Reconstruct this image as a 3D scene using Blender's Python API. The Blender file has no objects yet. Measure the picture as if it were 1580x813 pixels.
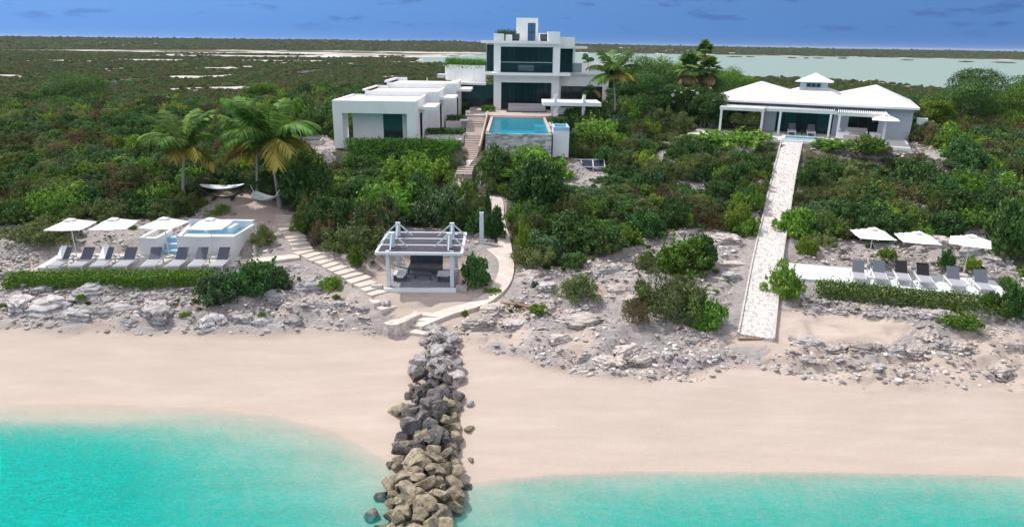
import bpy, bmesh, math, random
import numpy as np
from mathutils import Matrix, Vector
from math import radians, sin, cos, pi, tan, atan2, sqrt, hypot

S = bpy.context.scene
# ------------------------------------------------------------------ camera
PITCH, ROLL, CAMH = radians(17.8), radians(0.8), 15.0
F = 1580 * 24 / 36
cam_d = bpy.data.cameras.new('camera'); cam = bpy.data.objects.new('camera', cam_d)
S.collection.objects.link(cam)
cam_d.lens = 24; cam_d.sensor_width = 36; cam_d.sensor_fit = 'HORIZONTAL'
cam_d.clip_start = 0.5; cam_d.clip_end = 20000
CM = Matrix.Rotation(pi / 2 - PITCH, 4, 'X') @ Matrix.Rotation(ROLL, 4, 'Z')
cam.matrix_world = Matrix.Translation((0, 0, CAMH)) @ CM
S.camera = cam
# ------------------------------------------------------------------ sun, sky, exposure
SUN = Vector((-0.62, 0.40, 0.98)).normalized()          # direction towards the sun
sd = bpy.data.lights.new('sun', 'SUN'); sun = bpy.data.objects.new('sun', sd)
S.collection.objects.link(sun)
sd.energy = 3.05; sd.angle = radians(0.55); sd.color = (1.0, 0.96, 0.90)
sun.rotation_euler = SUN.to_track_quat('Z', 'Y').to_euler()
sun.location = (0, 0, 60)
W = bpy.data.worlds.new('World'); S.world = W; W.use_nodes = True
S.view_settings.view_transform = 'Standard'; S.view_settings.look = 'None'
S.view_settings.exposure = 0.42; S.view_settings.gamma = 1.0
S.view_settings.use_curve_mapping = False
S.cycles.max_bounces = 8; S.cycles.transparent_max_bounces = 12
SKY_STRENGTH = 0.15
HAZE = 0.00005


def world_nodes():
    nt = W.node_tree; N = nt.nodes; L = nt.links; N.clear()
    out = N.new('ShaderNodeOutputWorld'); bg = N.new('ShaderNodeBackground')
    tc = N.new('ShaderNodeTexCoord')
    ma = N.new('ShaderNodeVectorMath'); ma.operation = 'MULTIPLY_ADD'   # deep clean-air blue kept low over the sea
    ma.inputs[1].default_value = (1, 1, 0.90); ma.inputs[2].default_value = (0, 0, 0.10)
    nm = N.new('ShaderNodeVectorMath'); nm.operation = 'NORMALIZE'
    sky = N.new('ShaderNodeTexSky'); sky.sky_type = 'NISHITA'; sky.sun_disc = False
    sky.sun_elevation = math.asin(SUN.z); sky.sun_rotation = atan2(SUN.x, SUN.y) % (2 * pi)
    sky.air_density = 1.0; sky.dust_density = 1.2; sky.ozone_density = 1.4
    L.new(tc.outputs['Generated'], ma.inputs[0]); L.new(ma.outputs[0], nm.inputs[0]); L.new(nm.outputs[0], sky.inputs[0])
    tint = N.new('ShaderNodeMix'); tint.data_type = 'RGBA'; tint.blend_type = 'MULTIPLY'
    tint.inputs[0].default_value = 1; tint.inputs[7].default_value = (1.12, 1.0, 0.95, 1)
    # lower band of the sky: deep polarised blue
    sp0 = N.new('ShaderNodeSeparateXYZ'); L.new(tc.outputs['Generated'], sp0.inputs[0])
    rb = N.new('ShaderNodeMapRange'); rb.interpolation_type = 'SMOOTHSTEP'; rb.inputs[1].default_value = 0.05; rb.inputs[2].default_value = 0.28
    L.new(sp0.outputs[2], rb.inputs[0])
    band = N.new('ShaderNodeMix'); band.data_type = 'RGBA'
    band.inputs[6].default_value = (0.165, 0.31, 0.56, 1); band.inputs[7].default_value = (1, 1, 1, 1); L.new(rb.outputs[0], band.inputs[0])
    bm_ = N.new('ShaderNodeMix'); bm_.data_type = 'RGBA'; bm_.blend_type = 'MULTIPLY'; bm_.inputs[0].default_value = 1
    L.new(sky.outputs[0], bm_.inputs[6]); L.new(band.outputs[2], bm_.inputs[7])
    rh = N.new('ShaderNodeMapRange'); rh.interpolation_type = 'SMOOTHSTEP'; rh.inputs[1].default_value = -0.01; rh.inputs[2].default_value = 0.075
    L.new(sp0.outputs[2], rh.inputs[0])
    b2 = N.new('ShaderNodeMix'); b2.data_type = 'RGBA'; b2.inputs[6].default_value = (0.58, 0.76, 0.97, 1); b2.inputs[7].default_value = (1, 1, 1, 1); L.new(rh.outputs[0], b2.inputs[0])
    b3 = N.new('ShaderNodeMix'); b3.data_type = 'RGBA'; b3.blend_type = 'MULTIPLY'; b3.inputs[0].default_value = 1
    L.new(bm_.outputs[2], b3.inputs[6]); L.new(b2.outputs[2], b3.inputs[7])
    L.new(b3.outputs[2], tint.inputs[6])
    # low scattered cloud rows near the horizon
    sep = N.new('ShaderNodeSeparateXYZ'); L.new(tc.outputs['Generated'], sep.inputs[0])
    sc = N.new('ShaderNodeVectorMath'); sc.operation = 'MULTIPLY'; sc.inputs[1].default_value = (17, 17, 75)
    L.new(tc.outputs['Generated'], sc.inputs[0])
    nz = N.new('ShaderNodeTexNoise'); nz.inputs['Scale'].default_value = 1.0
    nz.inputs['Detail'].default_value = 5; nz.inputs['Roughness'].default_value = 0.55
    L.new(sc.outputs[0], nz.inputs['Vector'])
    r1 = N.new('ShaderNodeMapRange'); r1.interpolation_type = 'SMOOTHSTEP'
    r1.inputs[1].default_value = 0.555; r1.inputs[2].default_value = 0.70; r1.inputs[4].default_value = 0.62
    L.new(nz.outputs[0], r1.inputs[0])
    r2 = N.new('ShaderNodeMapRange'); r2.interpolation_type = 'SMOOTHSTEP'
    r2.inputs[1].default_value = 0.008; r2.inputs[2].default_value = 0.028
    L.new(sep.outputs[2], r2.inputs[0])
    mm = N.new('ShaderNodeMath'); mm.operation = 'MULTIPLY'
    L.new(r1.outputs[0], mm.inputs[0]); L.new(r2.outputs[0], mm.inputs[1])
    cl = N.new('ShaderNodeMix'); cl.data_type = 'RGBA'; cl.blend_type = 'MULTIPLY'
    cl.inputs[7].default_value = (0.62, 0.60, 0.72, 1)
    L.new(mm.outputs[0], cl.inputs[0]); L.new(tint.outputs[2], cl.inputs[6])
    # unseen bright cloud layer, added above the visible sky strip to lift shaded walls
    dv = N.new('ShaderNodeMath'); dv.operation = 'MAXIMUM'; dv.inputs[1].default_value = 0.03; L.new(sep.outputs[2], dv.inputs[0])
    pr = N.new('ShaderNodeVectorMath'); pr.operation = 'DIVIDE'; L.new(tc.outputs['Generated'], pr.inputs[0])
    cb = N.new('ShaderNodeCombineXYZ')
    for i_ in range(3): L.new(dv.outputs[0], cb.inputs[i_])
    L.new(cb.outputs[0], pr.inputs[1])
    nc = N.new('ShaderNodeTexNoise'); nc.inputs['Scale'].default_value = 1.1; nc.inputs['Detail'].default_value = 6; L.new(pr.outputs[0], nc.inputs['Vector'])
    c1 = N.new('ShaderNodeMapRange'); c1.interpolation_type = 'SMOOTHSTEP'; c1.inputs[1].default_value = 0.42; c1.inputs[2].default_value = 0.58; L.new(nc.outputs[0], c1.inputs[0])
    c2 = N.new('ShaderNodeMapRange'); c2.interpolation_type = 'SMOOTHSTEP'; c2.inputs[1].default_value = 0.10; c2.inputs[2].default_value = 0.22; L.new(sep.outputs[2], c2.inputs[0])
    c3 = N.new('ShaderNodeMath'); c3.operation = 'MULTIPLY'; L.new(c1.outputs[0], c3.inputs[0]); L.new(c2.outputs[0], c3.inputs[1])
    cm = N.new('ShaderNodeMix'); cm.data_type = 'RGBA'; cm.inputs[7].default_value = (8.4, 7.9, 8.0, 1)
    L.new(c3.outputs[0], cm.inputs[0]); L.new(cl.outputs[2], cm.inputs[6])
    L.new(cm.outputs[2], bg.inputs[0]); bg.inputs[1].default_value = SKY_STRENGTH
    L.new(bg.outputs[0], out.inputs[0])
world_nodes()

# ------------------------------------------------------------------ helpers
rng = np.random.default_rng(7); random.seed(7)
C = S.collection.objects
CMn = np.array(CM.to_3x3())


def ray(px, py):
    return CMn @ np.array([(px - 790) / F, -(py - 406.5) / F, -1.0])


def at(px, py, z=None, Y=None):                 # photo measurement -> point in the world
    d = ray(px, py); t = (z - CAMH) / d[2] if z is not None else Y / d[1]
    return np.array([0, 0, CAMH]) + d * t


def to_px(x, y, z):
    x, y, z = np.broadcast_arrays(np.asarray(x, float), np.asarray(y, float), np.asarray(z, float))
    p = np.stack([x, y, z - CAMH], -1) @ CMn
    return 790 - F * p[..., 0] / p[..., 2], 406.5 + F * p[..., 1] / p[..., 2]


def _h(ix, iy, seed):
    n = (ix * 374761393 + iy * 668265263 + seed * 982451653) & 0x7fffffff
    n = ((n ^ (n >> 13)) * 1274126177) & 0x7fffffff
    return ((n ^ (n >> 16)) & 0xffff) / 65535.0


def vnoise(x, y, seed=0):
    x = np.asarray(x, float); y = np.asarray(y, float)
    ix = np.floor(x).astype(np.int64); iy = np.floor(y).astype(np.int64)
    fx = x - ix; fy = y - iy; fx = fx * fx * (3 - 2 * fx); fy = fy * fy * (3 - 2 * fy)
    a = _h(ix, iy, seed); b = _h(ix + 1, iy, seed); c = _h(ix, iy + 1, seed); d = _h(ix + 1, iy + 1, seed)
    return a + (b - a) * fx + (c - a) * fy + (a - b - c + d) * fx * fy


def fbm(x, y, seed=0, oct=4):
    s = 0; a = 0.5; t = 0
    for o in range(oct):
        s = s + a * vnoise(x * 2 ** o, y * 2 ** o, seed + o * 17); t += a; a *= 0.5
    return s / t


def sstep(a, b, x):
    t = np.clip((np.asarray(x, float) - a) / (b - a), 0, 1); return t * t * (3 - 2 * t)


def seg_dist(x, y, pts):
    d = np.full(np.shape(x), 1e9)
    for (ax, ay), (bx, by) in zip(pts[:-1], pts[1:]):
        vx, vy = bx - ax, by - ay
        t = np.clip(((x - ax) * vx + (y - ay) * vy) / (vx * vx + vy * vy), 0, 1)
        d = np.minimum(d, np.hypot(x - ax - t * vx, y - ay - t * vy))
    return d


def in_poly(px, py, poly):
    px = np.asarray(px, float); py = np.asarray(py, float); r = np.zeros(px.shape, bool); n = len(poly)
    for i in range(n):
        (x1, y1), (x2, y2) = poly[i], poly[(i + 1) % n]
        if y1 == y2: continue
        r ^= ((y1 > py) != (y2 > py)) & (px < (x2 - x1) * (py - y1) / (y2 - y1) + x1)
    return r

# ---- materials


def M_(name):
    m = bpy.data.materials.new(name); m.use_nodes = True
    b = m.node_tree.nodes['Principled BSDF']
    return m, m.node_tree.nodes, m.node_tree.links, b


def simple(name, col, rough=0.6, spec=0.4, var=0.08, scale=3.0, bump=0.0, metal=0.0, bscale=None):
    m, N, L, b = M_(name)
    b.inputs['Roughness'].default_value = rough; b.inputs['Specular IOR Level'].default_value = spec
    b.inputs['Metallic'].default_value = metal
    tc = N.new('ShaderNodeTexCoord'); nz = N.new('ShaderNodeTexNoise')
    nz.inputs['Scale'].default_value = scale; nz.inputs['Detail'].default_value = 6
    L.new(tc.outputs['Object'], nz.inputs['Vector'])
    mr = N.new('ShaderNodeMapRange'); mr.inputs[1].default_value = 0.3; mr.inputs[2].default_value = 0.7
    mr.inputs[3].default_value = 1 - var; mr.inputs[4].default_value = 1 + var * 0.4
    L.new(nz.outputs[0], mr.inputs[0])
    mx = N.new('ShaderNodeVectorMath'); mx.operation = 'SCALE'; mx.inputs[0].default_value = col
    L.new(mr.outputs[0], mx.inputs['Scale']); L.new(mx.outputs[0], b.inputs['Base Color'])
    if bump:
        n2 = N.new('ShaderNodeTexNoise'); n2.inputs['Scale'].default_value = bscale or scale * 8; n2.inputs['Detail'].default_value = 5
        L.new(tc.outputs['Object'], n2.inputs['Vector'])
        bp = N.new('ShaderNodeBump'); bp.inputs['Strength'].default_value = bump; bp.inputs['Distance'].default_value = 0.05
        L.new(n2.outputs[0], bp.inputs['Height']); L.new(bp.outputs[0], b.inputs['Normal'])
    return m


def foliage(name, c1, c2, c3=None, obj_var=0.35, trans=0.22):
    m, N, L, b = M_(name)
    g = N.new('ShaderNodeNewGeometry'); oi = N.new('ShaderNodeObjectInfo')
    cr = N.new('ShaderNodeValToRGB'); e = cr.color_ramp.elements
    e[0].color = (*c1, 1); e[1].color = (*c2, 1); e[1].position = 0.8
    if c3:
        x = e.new(0.97); x.color = (*c3, 1)
    L.new(g.outputs['Random Per Island'], cr.inputs[0])
    hs = N.new('ShaderNodeHueSaturation')
    mr = N.new('ShaderNodeMapRange'); mr.inputs[3].default_value = 1 - obj_var; mr.inputs[4].default_value = 1 + obj_var
    L.new(oi.outputs['Random'], mr.inputs[0]); L.new(mr.outputs[0], hs.inputs['Value'])
    m2 = N.new('ShaderNodeMath'); m2.operation = 'MULTIPLY'; m2.inputs[1].default_value = 7.31
    m3 = N.new('ShaderNodeMath'); m3.operation = 'FRACT'
    m4 = N.new('ShaderNodeMapRange'); m4.inputs[3].default_value = 0.482; m4.inputs[4].default_value = 0.508
    L.new(oi.outputs['Random'], m2.inputs[0]); L.new(m2.outputs[0], m3.inputs[0]); L.new(m3.outputs[0], m4.inputs[0])
    L.new(m4.outputs[0], hs.inputs['Hue'])
    L.new(cr.outputs[0], hs.inputs['Color']); L.new(hs.outputs[0], b.inputs['Base Color'])
    b.inputs['Roughness'].default_value = 0.65; b.inputs['Specular IOR Level'].default_value = 0.12
    tr = N.new('ShaderNodeBsdfTranslucent'); L.new(hs.outputs[0], tr.inputs[0])
    ms = N.new('ShaderNodeMixShader'); ms.inputs[0].default_value = trans
    L.new(b.outputs[0], ms.inputs[1]); L.new(tr.outputs[0], ms.inputs[2])
    L.new(ms.outputs[0], N['Material Output'].inputs['Surface'])
    return m


def glass_dark(name, col, mixv=0.35, rough=0.04):
    m, N, L, b = M_(name)
    b.inputs['Base Color'].default_value = (*col, 1); b.inputs['Roughness'].default_value = rough
    b.inputs['Specular IOR Level'].default_value = 0.32
    t = N.new('ShaderNodeBsdfTransparent'); t.inputs[0].default_value = (0.66, 0.74, 0.76, 1)
    ms = N.new('ShaderNodeMixShader'); ms.inputs[0].default_value = mixv
    L.new(b.outputs[0], ms.inputs[1]); L.new(t.outputs[0], ms.inputs[2])
    L.new(ms.outputs[0], N['Material Output'].inputs['Surface'])
    return m


MAT = {}
MAT['stucco'] = simple('white_stucco', (0.80, 0.80, 0.79), 0.75, 0.25, 0.07, 0.9, 0.08, bscale=25)
MAT['roofwhite'] = simple('white_roof_membrane', (0.80, 0.79, 0.77), 0.7, 0.3, 0.10, 0.7)
MAT['white_paint'] = simple('white_paint', (0.80, 0.80, 0.79), 0.45, 0.4, 0.05, 2)
MAT['glass'] = glass_dark('tinted_glass', (0.022, 0.042, 0.050), 0.55)
MAT['glass_clear'] = glass_dark('balustrade_glass', (0.05, 0.10, 0.11), 0.78)
MAT['glass_black'] = glass_dark('dark_glass', (0.030, 0.044, 0.050), 0.0)
MAT['glass_teal'] = glass_dark('teal_glass', (0.01, 0.07, 0.075), 0.35)
MAT['dark_frame'] = simple('dark_bronze_frame', (0.02, 0.022, 0.025), 0.4, 0.5, 0.1)
MAT['interior'] = simple('interior_wall', (0.30, 0.27, 0.24), 0.8, 0.2)
MAT['interior_dark'] = simple('interior_timber', (0.07, 0.045, 0.03), 0.6, 0.3)
MAT['curtain'] = simple('sheer_curtain', (0.60, 0.64, 0.64), 0.9, 0.1)
MAT['linen'] = simple('white_linen', (0.75, 0.76, 0.78), 0.9, 0.1)
MAT['paver'] = simple('pale_stone_paving', (0.46, 0.39, 0.35), 0.8, 0.2, 0.14, 2.0, 0.1)
MAT['step'] = simple('coral_stone_steps', (0.60, 0.53, 0.47), 0.85, 0.2, 0.18, 1.6, 0.2, bscale=9)
MAT['deck_tile'] = simple('pale_deck_tile', (0.56, 0.55, 0.53), 0.7, 0.25, 0.12, 1.2)
MAT['deck_aqua'] = simple('white_deck_tile', (0.66, 0.70, 0.68), 0.6, 0.3, 0.12, 1.2)
MAT['grey_paint'] = simple('pale_grey_paint', (0.58, 0.61, 0.66), 0.5, 0.35, 0.06, 3)
MAT['louver'] = simple('slate_louvres', (0.055, 0.058, 0.072), 0.55, 0.35, 0.1, 4)
MAT['floor_grey'] = simple('grey_board_floor', (0.27, 0.28, 0.31), 0.7, 0.25, 0.15, 3)
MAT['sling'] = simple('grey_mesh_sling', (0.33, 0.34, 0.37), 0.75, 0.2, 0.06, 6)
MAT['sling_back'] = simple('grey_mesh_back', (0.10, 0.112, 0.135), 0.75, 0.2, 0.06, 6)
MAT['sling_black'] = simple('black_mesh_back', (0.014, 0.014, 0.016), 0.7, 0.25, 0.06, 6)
MAT['alu'] = simple('white_aluminium', (0.66, 0.67, 0.69), 0.4, 0.4, 0.04, 4)
MAT['towel'] = simple('white_towel', (0.78, 0.78, 0.78), 0.95, 0.1, 0.05, 6)
MAT['canvas'] = simple('white_canvas', (0.80, 0.79, 0.77), 0.85, 0.15, 0.05, 2)
MAT['spa_blue'] = simple('pale_blue_plaster', (0.36, 0.56, 0.72), 0.6, 0.3, 0.1, 2)
MAT['spa_pale'] = simple('pale_sky_plaster', (0.62, 0.70, 0.76), 0.6, 0.3, 0.1, 2)
MAT['bark'] = simple('grey_bark', (0.20, 0.17, 0.14), 0.9, 0.1, 0.3, 5, 0.4)
MAT['palmbark'] = simple('palm_trunk', (0.34, 0.31, 0.28), 0.9, 0.1, 0.3, 6, 0.4)
MAT['timber'] = simple('weathered_timber', (0.30, 0.19, 0.11), 0.8, 0.2, 0.25, 4)
MAT['timber_dark'] = simple('dark_timber', (0.06, 0.05, 0.045), 0.7, 0.2, 0.2, 4)
MAT['concrete'] = simple('pale_concrete', (0.50, 0.47, 0.44), 0.85, 0.2, 0.2, 2, 0.2)
MAT['panel'] = simple('solar_cells', (0.012, 0.018, 0.05), 0.15, 0.6, 0.05, 3)
MAT['red'] = foliage('red_flowers', (0.22, 0.03, 0.03), (0.30, 0.06, 0.06))
MAT['flower'] = simple('white_petals', (0.78, 0.76, 0.70), 0.8, 0.2, 0.05)
MAT['cushion'] = simple('grey_cushion', (0.42, 0.41, 0.42), 0.9, 0.1, 0.08, 5)

MAT['f_green'] = foliage('leaf_bright_green', (0.056, 0.137, 0.018), (0.151, 0.293, 0.038), (0.289, 0.401, 0.106), trans=0.28)
MAT['f_dark'] = foliage('leaf_dark_green', (0.028, 0.081, 0.022), (0.080, 0.170, 0.042), (0.156, 0.258, 0.089))
MAT['f_olive'] = foliage('leaf_olive', (0.070, 0.108, 0.029), (0.157, 0.207, 0.065), (0.277, 0.291, 0.144))
MAT['f_silver'] = foliage('leaf_blue_green', (0.047, 0.105, 0.037), (0.103, 0.182, 0.078), (0.201, 0.283, 0.155))
MAT['f_dry'] = foliage('leaf_dry_brown', (0.09, 0.068, 0.036), (0.17, 0.125, 0.065), (0.12, 0.13, 0.05))
MAT['f_yellow'] = foliage('leaf_yellow_green', (0.109, 0.206, 0.019), (0.228, 0.356, 0.049), (0.326, 0.410, 0.096), trans=0.3)
MAT['f_hedge'] = foliage('leaf_hedge', (0.050, 0.142, 0.014), (0.126, 0.281, 0.036), (0.208, 0.352, 0.070), obj_var=0.08, trans=0.25)
MAT['f_palm'] = foliage('palm_leaf', (0.059, 0.141, 0.026), (0.148, 0.269, 0.052), obj_var=0.5, trans=0.3)
MAT['f_palmy'] = foliage('palm_leaf_yellowed', (0.24, 0.23, 0.045), (0.42, 0.34, 0.08), obj_var=0.4, trans=0.3)
MAT['f_thatch'] = foliage('dead_palm_skirt', (0.20, 0.14, 0.07), (0.36, 0.26, 0.14), obj_var=0.2)
MAT['f_far'] = foliage('mangrove_leaf', (0.065, 0.082, 0.029), (0.128, 0.146, 0.051), (0.182, 0.176, 0.084), obj_var=0.16)


def rock_mat(name, c1, c2, c3, scale=2.2, bump=0.7):
    m, N, L, b = M_(name)
    tc = N.new('ShaderNodeTexCoord'); oi = N.new('ShaderNodeObjectInfo')
    mp = N.new('ShaderNodeVectorMath'); mp.operation = 'ADD'
    sc = N.new('ShaderNodeVectorMath'); sc.operation = 'SCALE'; sc.inputs[0].default_value = (37, 21, 13)
    L.new(oi.outputs['Random'], sc.inputs['Scale']); L.new(tc.outputs['Object'], mp.inputs[0]); L.new(sc.outputs[0], mp.inputs[1])
    nz = N.new('ShaderNodeTexNoise'); nz.inputs['Scale'].default_value = scale; nz.inputs['Detail'].default_value = 9; nz.inputs['Roughness'].default_value = 0.65
    L.new(mp.outputs[0], nz.inputs['Vector'])
    cr = N.new('ShaderNodeValToRGB'); e = cr.color_ramp.elements
    e[0].position = 0.33; e[0].color = (*c1, 1); e[1].position = 0.62; e[1].color = (*c3, 1); x = e.new(0.48); x.color = (*c2, 1)
    L.new(nz.outputs[0], cr.inputs[0])
    hs = N.new('ShaderNodeHueSaturation'); mr = N.new('ShaderNodeMapRange'); mr.inputs[3].default_value = 0.7; mr.inputs[4].default_value = 1.2
    L.new(oi.outputs['Random'], mr.inputs[0]); L.new(mr.outputs[0], hs.inputs['Value']); L.new(cr.outputs[0], hs.inputs['Color'])
    L.new(hs.outputs[0], b.inputs['Base Color']); b.inputs['Roughness'].default_value = 0.85; b.inputs['Specular IOR Level'].default_value = 0.25
    bp = N.new('ShaderNodeBump'); bp.inputs['Strength'].default_value = bump; bp.inputs['Distance'].default_value = 0.08
    n2 = N.new('ShaderNodeTexNoise'); n2.inputs['Scale'].default_value = scale * 3; n2.inputs['Detail'].default_value = 9; n2.inputs['Roughness'].default_value = 0.7
    L.new(mp.outputs[0], n2.inputs['Vector']); L.new(n2.outputs[0], bp.inputs['Height']); L.new(bp.outputs[0], b.inputs['Normal'])
    return m


MAT['r_grey'] = rock_mat('grey_limestone', (0.20, 0.19, 0.19), (0.40, 0.38, 0.375), (0.52, 0.49, 0.47), 3.0, 0.7)
MAT['r_pale'] = rock_mat('pale_limestone', (0.28, 0.25, 0.225), (0.48, 0.43, 0.39), (0.62, 0.55, 0.50), 3.0, 1.0)
MAT['r_pier'] = rock_mat('weathered_pier_stone', (0.17, 0.16, 0.155), (0.38, 0.355, 0.345), (0.52, 0.49, 0.47), 2.6, 1.0)
MAT['r_dark'] = rock_mat('wet_dark_stone', (0.045, 0.043, 0.045), (0.105, 0.098, 0.095), (0.20, 0.18, 0.165))
MAT['r_tan'] = rock_mat('algae_tan_stone', (0.11, 0.095, 0.062), (0.245, 0.21, 0.145), (0.37, 0.325, 0.24))
MAT['r_cobble'] = rock_mat('white_cobble', (0.44, 0.39, 0.36), (0.60, 0.545, 0.51), (0.70, 0.65, 0.61), 3, 0.5)

# ---- things, parts, meshes


def tag(o, label=None, cat=None, group=None, kind=None):
    if label: o['label'] = label
    if cat: o['category'] = cat
    if group: o['group'] = group
    if kind: o['kind'] = kind
    return o


def thing(name, label, cat, loc=(0, 0, 0), rz=0.0, group=None, scale=None):
    o = bpy.data.objects.new(name, None); o.empty_display_size = 0.3; C.link(o)
    o.location = loc; o.rotation_euler = (0, 0, rz)
    if scale: o.scale = (scale,) * 3
    return tag(o, label, cat, group)


class MB:
    def __init__(s): s.v = []; s.f = []
    def add(s, V, Fc):
        n = len(s.v); s.v.extend([tuple(map(float, p)) for p in V]); s.f.extend([tuple(i + n for i in q) for q in Fc]); return s
    def box(s, x0, x1, y0, y1, z0, z1):
        V = [(x0, y0, z0), (x1, y0, z0), (x1, y1, z0), (x0, y1, z0), (x0, y0, z1), (x1, y0, z1), (x1, y1, z1), (x0, y1, z1)]
        return s.add(V, [(0, 3, 2, 1), (4, 5, 6, 7), (0, 1, 5, 4), (1, 2, 6, 5), (2, 3, 7, 6), (3, 0, 4, 7)])
    def prism(s, poly, z0, z1):
        n = len(poly)
        a = sum(poly[i][0] * poly[(i + 1) % n][1] - poly[(i + 1) % n][0] * poly[i][1] for i in range(n))
        if a < 0: poly = poly[::-1]
        V = [(*p, z0) for p in poly] + [(*p, z1) for p in poly]
        return s.add(V, [tuple(range(n))[::-1], tuple(range(n, 2 * n))] + [(i, (i + 1) % n, n + (i + 1) % n, n + i) for i in range(n)])
    def bar(s, p, q, w, h=None):
        h = h or w; p = Vector(p); q = Vector(q); d = (q - p).normalized()
        up = Vector((0, 0, 1)) if abs(d.z) < 0.95 else Vector((0, 1, 0))
        a = d.cross(up).normalized() * w / 2; b = a.cross(d).normalized() * h / 2
        V = [p - a - b, p + a - b, p + a + b, p - a + b, q - a - b, q + a - b, q + a + b, q - a + b]
        return s.add(V, [(0, 1, 2, 3)[::-1], (4, 5, 6, 7), (0, 1, 5, 4), (1, 2, 6, 5), (2, 3, 7, 6), (3, 0, 4, 7)])
    def tube(s, pts, rad, n=8, cap=True):
        pts = [Vector(p) for p in pts]; V = []; Fc = []
        for i, p in enumerate(pts):
            d = (pts[min(i + 1, len(pts) - 1)] - pts[max(i - 1, 0)]).normalized()
            up = Vector((0, 0, 1)) if abs(d.z) < 0.9 else Vector((1, 0, 0))
            a = d.cross(up).normalized(); b = a.cross(d); r = rad[i] if hasattr(rad, '__len__') else rad
            V += [p + (a * cos(2 * pi * k / n) + b * sin(2 * pi * k / n)) * r for k in range(n)]
        for i in range(len(pts) - 1):
            Fc += [(i * n + k, i * n + (k + 1) % n, (i + 1) * n + (k + 1) % n, (i + 1) * n + k) for k in range(n)]
        if cap: Fc += [tuple(range(n))[::-1], tuple(range((len(pts) - 1) * n, len(pts) * n))]
        return s.add(V, Fc)
    def build(s, name, mat, parent=None, world=False, smooth=False):
        me = bpy.data.meshes.new(name); V = s.v
        o = bpy.data.objects.new(name, me)
        if parent is not None:
            o.parent = parent
            if world:
                r = parent
                while r.parent: r = r.parent
                T = (Matrix.Translation(r.location) @ Matrix.Rotation(r.rotation_euler.z, 4, 'Z')).inverted()
                V = [tuple(T @ Vector(v)) for v in V]
        me.from_pydata(V, [], s.f); me.materials.append(MAT[mat] if isinstance(mat, str) else mat)
        bm = bmesh.new(); bm.from_mesh(me); bmesh.ops.recalc_face_normals(bm, faces=bm.faces); bm.to_mesh(me); bm.free()
        if smooth: me.polygons.foreach_set('use_smooth', [True] * len(me.polygons))
        C.link(o); return o


def np_mesh(name, V, Fq, mat, smooth=False):
    """V (n,3); Fq (m,4) or (m,3)"""
    me = bpy.data.meshes.new(name); V = np.asarray(V, np.float32); Fq = np.asarray(Fq, np.int32)
    k = Fq.shape[1]; me.vertices.add(len(V)); me.vertices.foreach_set('co', V.ravel())
    me.loops.add(Fq.size); me.loops.foreach_set('vertex_index', Fq.ravel())
    me.polygons.add(len(Fq)); me.polygons.foreach_set('loop_start', np.arange(0, Fq.size, k, dtype=np.int32))
    me.polygons.foreach_set('loop_total', np.full(len(Fq), k, np.int32))
    if smooth: me.polygons.foreach_set('use_smooth', np.ones(len(Fq), bool))
    me.materials.append(MAT[mat] if isinstance(mat, str) else mat)
    me.update(calc_edges=True); me.validate(); return me


def put(name, me, parent=None, loc=None, rz=0.0, scale=None):
    o = bpy.data.objects.new(name, me); C.link(o)
    if parent is not None: o.parent = parent
    if loc is not None: o.location = loc
    o.rotation_euler = (0, 0, rz)
    if scale is not None: o.scale = scale if hasattr(scale, '__len__') else (scale,) * 3
    return o


def dup(root, loc, rz=0.0, label=None, group=None, scale=None):
    def rec(o, par):
        c = o.copy(); C.link(c)
        if par is not None: c.parent = par
        for ch in [k for k in o.children]: rec(ch, c)
        return c
    r = rec(root, None); r.location = loc; r.rotation_euler = (0, 0, rz)
    if scale: r.scale = (scale,) * 3
    if label: r['label'] = label
    if group: r['group'] = group
    return r

# ------------------------------------------------------------------ terrain
XW = [-200, -60, -21.9, -17.8, -13.5, -9.7, -6.95, -4.8, -3.6, -1.5, 1.5, 5.1, 12.4, 19, 60, 200]
YW = [27, 26.2, 26.05, 26.15, 25.95, 25.3, 24.1, 22.4, 21.3, 20.9, 21.45, 21.75, 21.85, 21.8, 22, 24]
XT = [-200, -60, -21, -11, -6, -4.5, -1.8, 2.7, 6, 10.8, 16, 22, 60, 200]
YT = [32, 31.8, 31.6, 31.8, 32, 31.3, 30.2, 28, 27.3, 28.4, 27.2, 27, 27, 28]
VILLA_PADS = [  # x0,x1,y0,y1,z,margin
    (-4.6, 11, 66.5, 86, 8.35, 3.0), (-15.2, -4.6, 66.5, 74, 7.95, 1.5), (-14.4, -4.6, 60.5, 66.5, 7.35, 1.2), (-15.3, -4.4, 53, 60.5, 6.85, 1.2),
    (-2.3, 4.6, 53.2, 66.5, 6.5, 1.5)]
ANG = radians(-25); BO = np.array([17.98, 66.27]); BU = np.array([cos(ANG), sin(ANG)]); BV = np.array([-sin(ANG), cos(ANG)])
PATH_R = [(11.88, 30.5), (15.35, 39.2), (18.05, 45.6), (21.2, 53.0), (23.9, 59.0)]
PATH_P = [(-4.75, 31.9), (-3.4, 32.75), (-1.6, 33.7), (-0.55, 35.6), (-0.35, 38.2), (-1.2, 40.0)]
PATH_U = [(-0.35, 38.8), (-0.55, 41.5), (-0.95, 44.2), (-1.2, 47.3), (-2.6, 47.6), (-4.1, 47.2), (-4.1, 50.5), (-3.5, 53.5)]
PATH_L = [(-15.3, 44.6), (-14.5, 42.7), (-13.5, 41.0), (-12.5, 39.2), (-11.0, 38.0), (-9.2, 36.6), (-7.6, 34.9), (-6.3, 33.2)]
PATH_D = [(-16.0, 37.9), (-14.2, 38.1), (-12.6, 38.6)]
DECK_L = [(-26.5, 36.1), (-15.7, 36.8), (-16.1, 38.65), (-27.0, 38.95)]
DECK_R = [(15.75, 36.2), (26.0, 33.35), (27.0, 36.2), (16.4, 38.95)]
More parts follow.
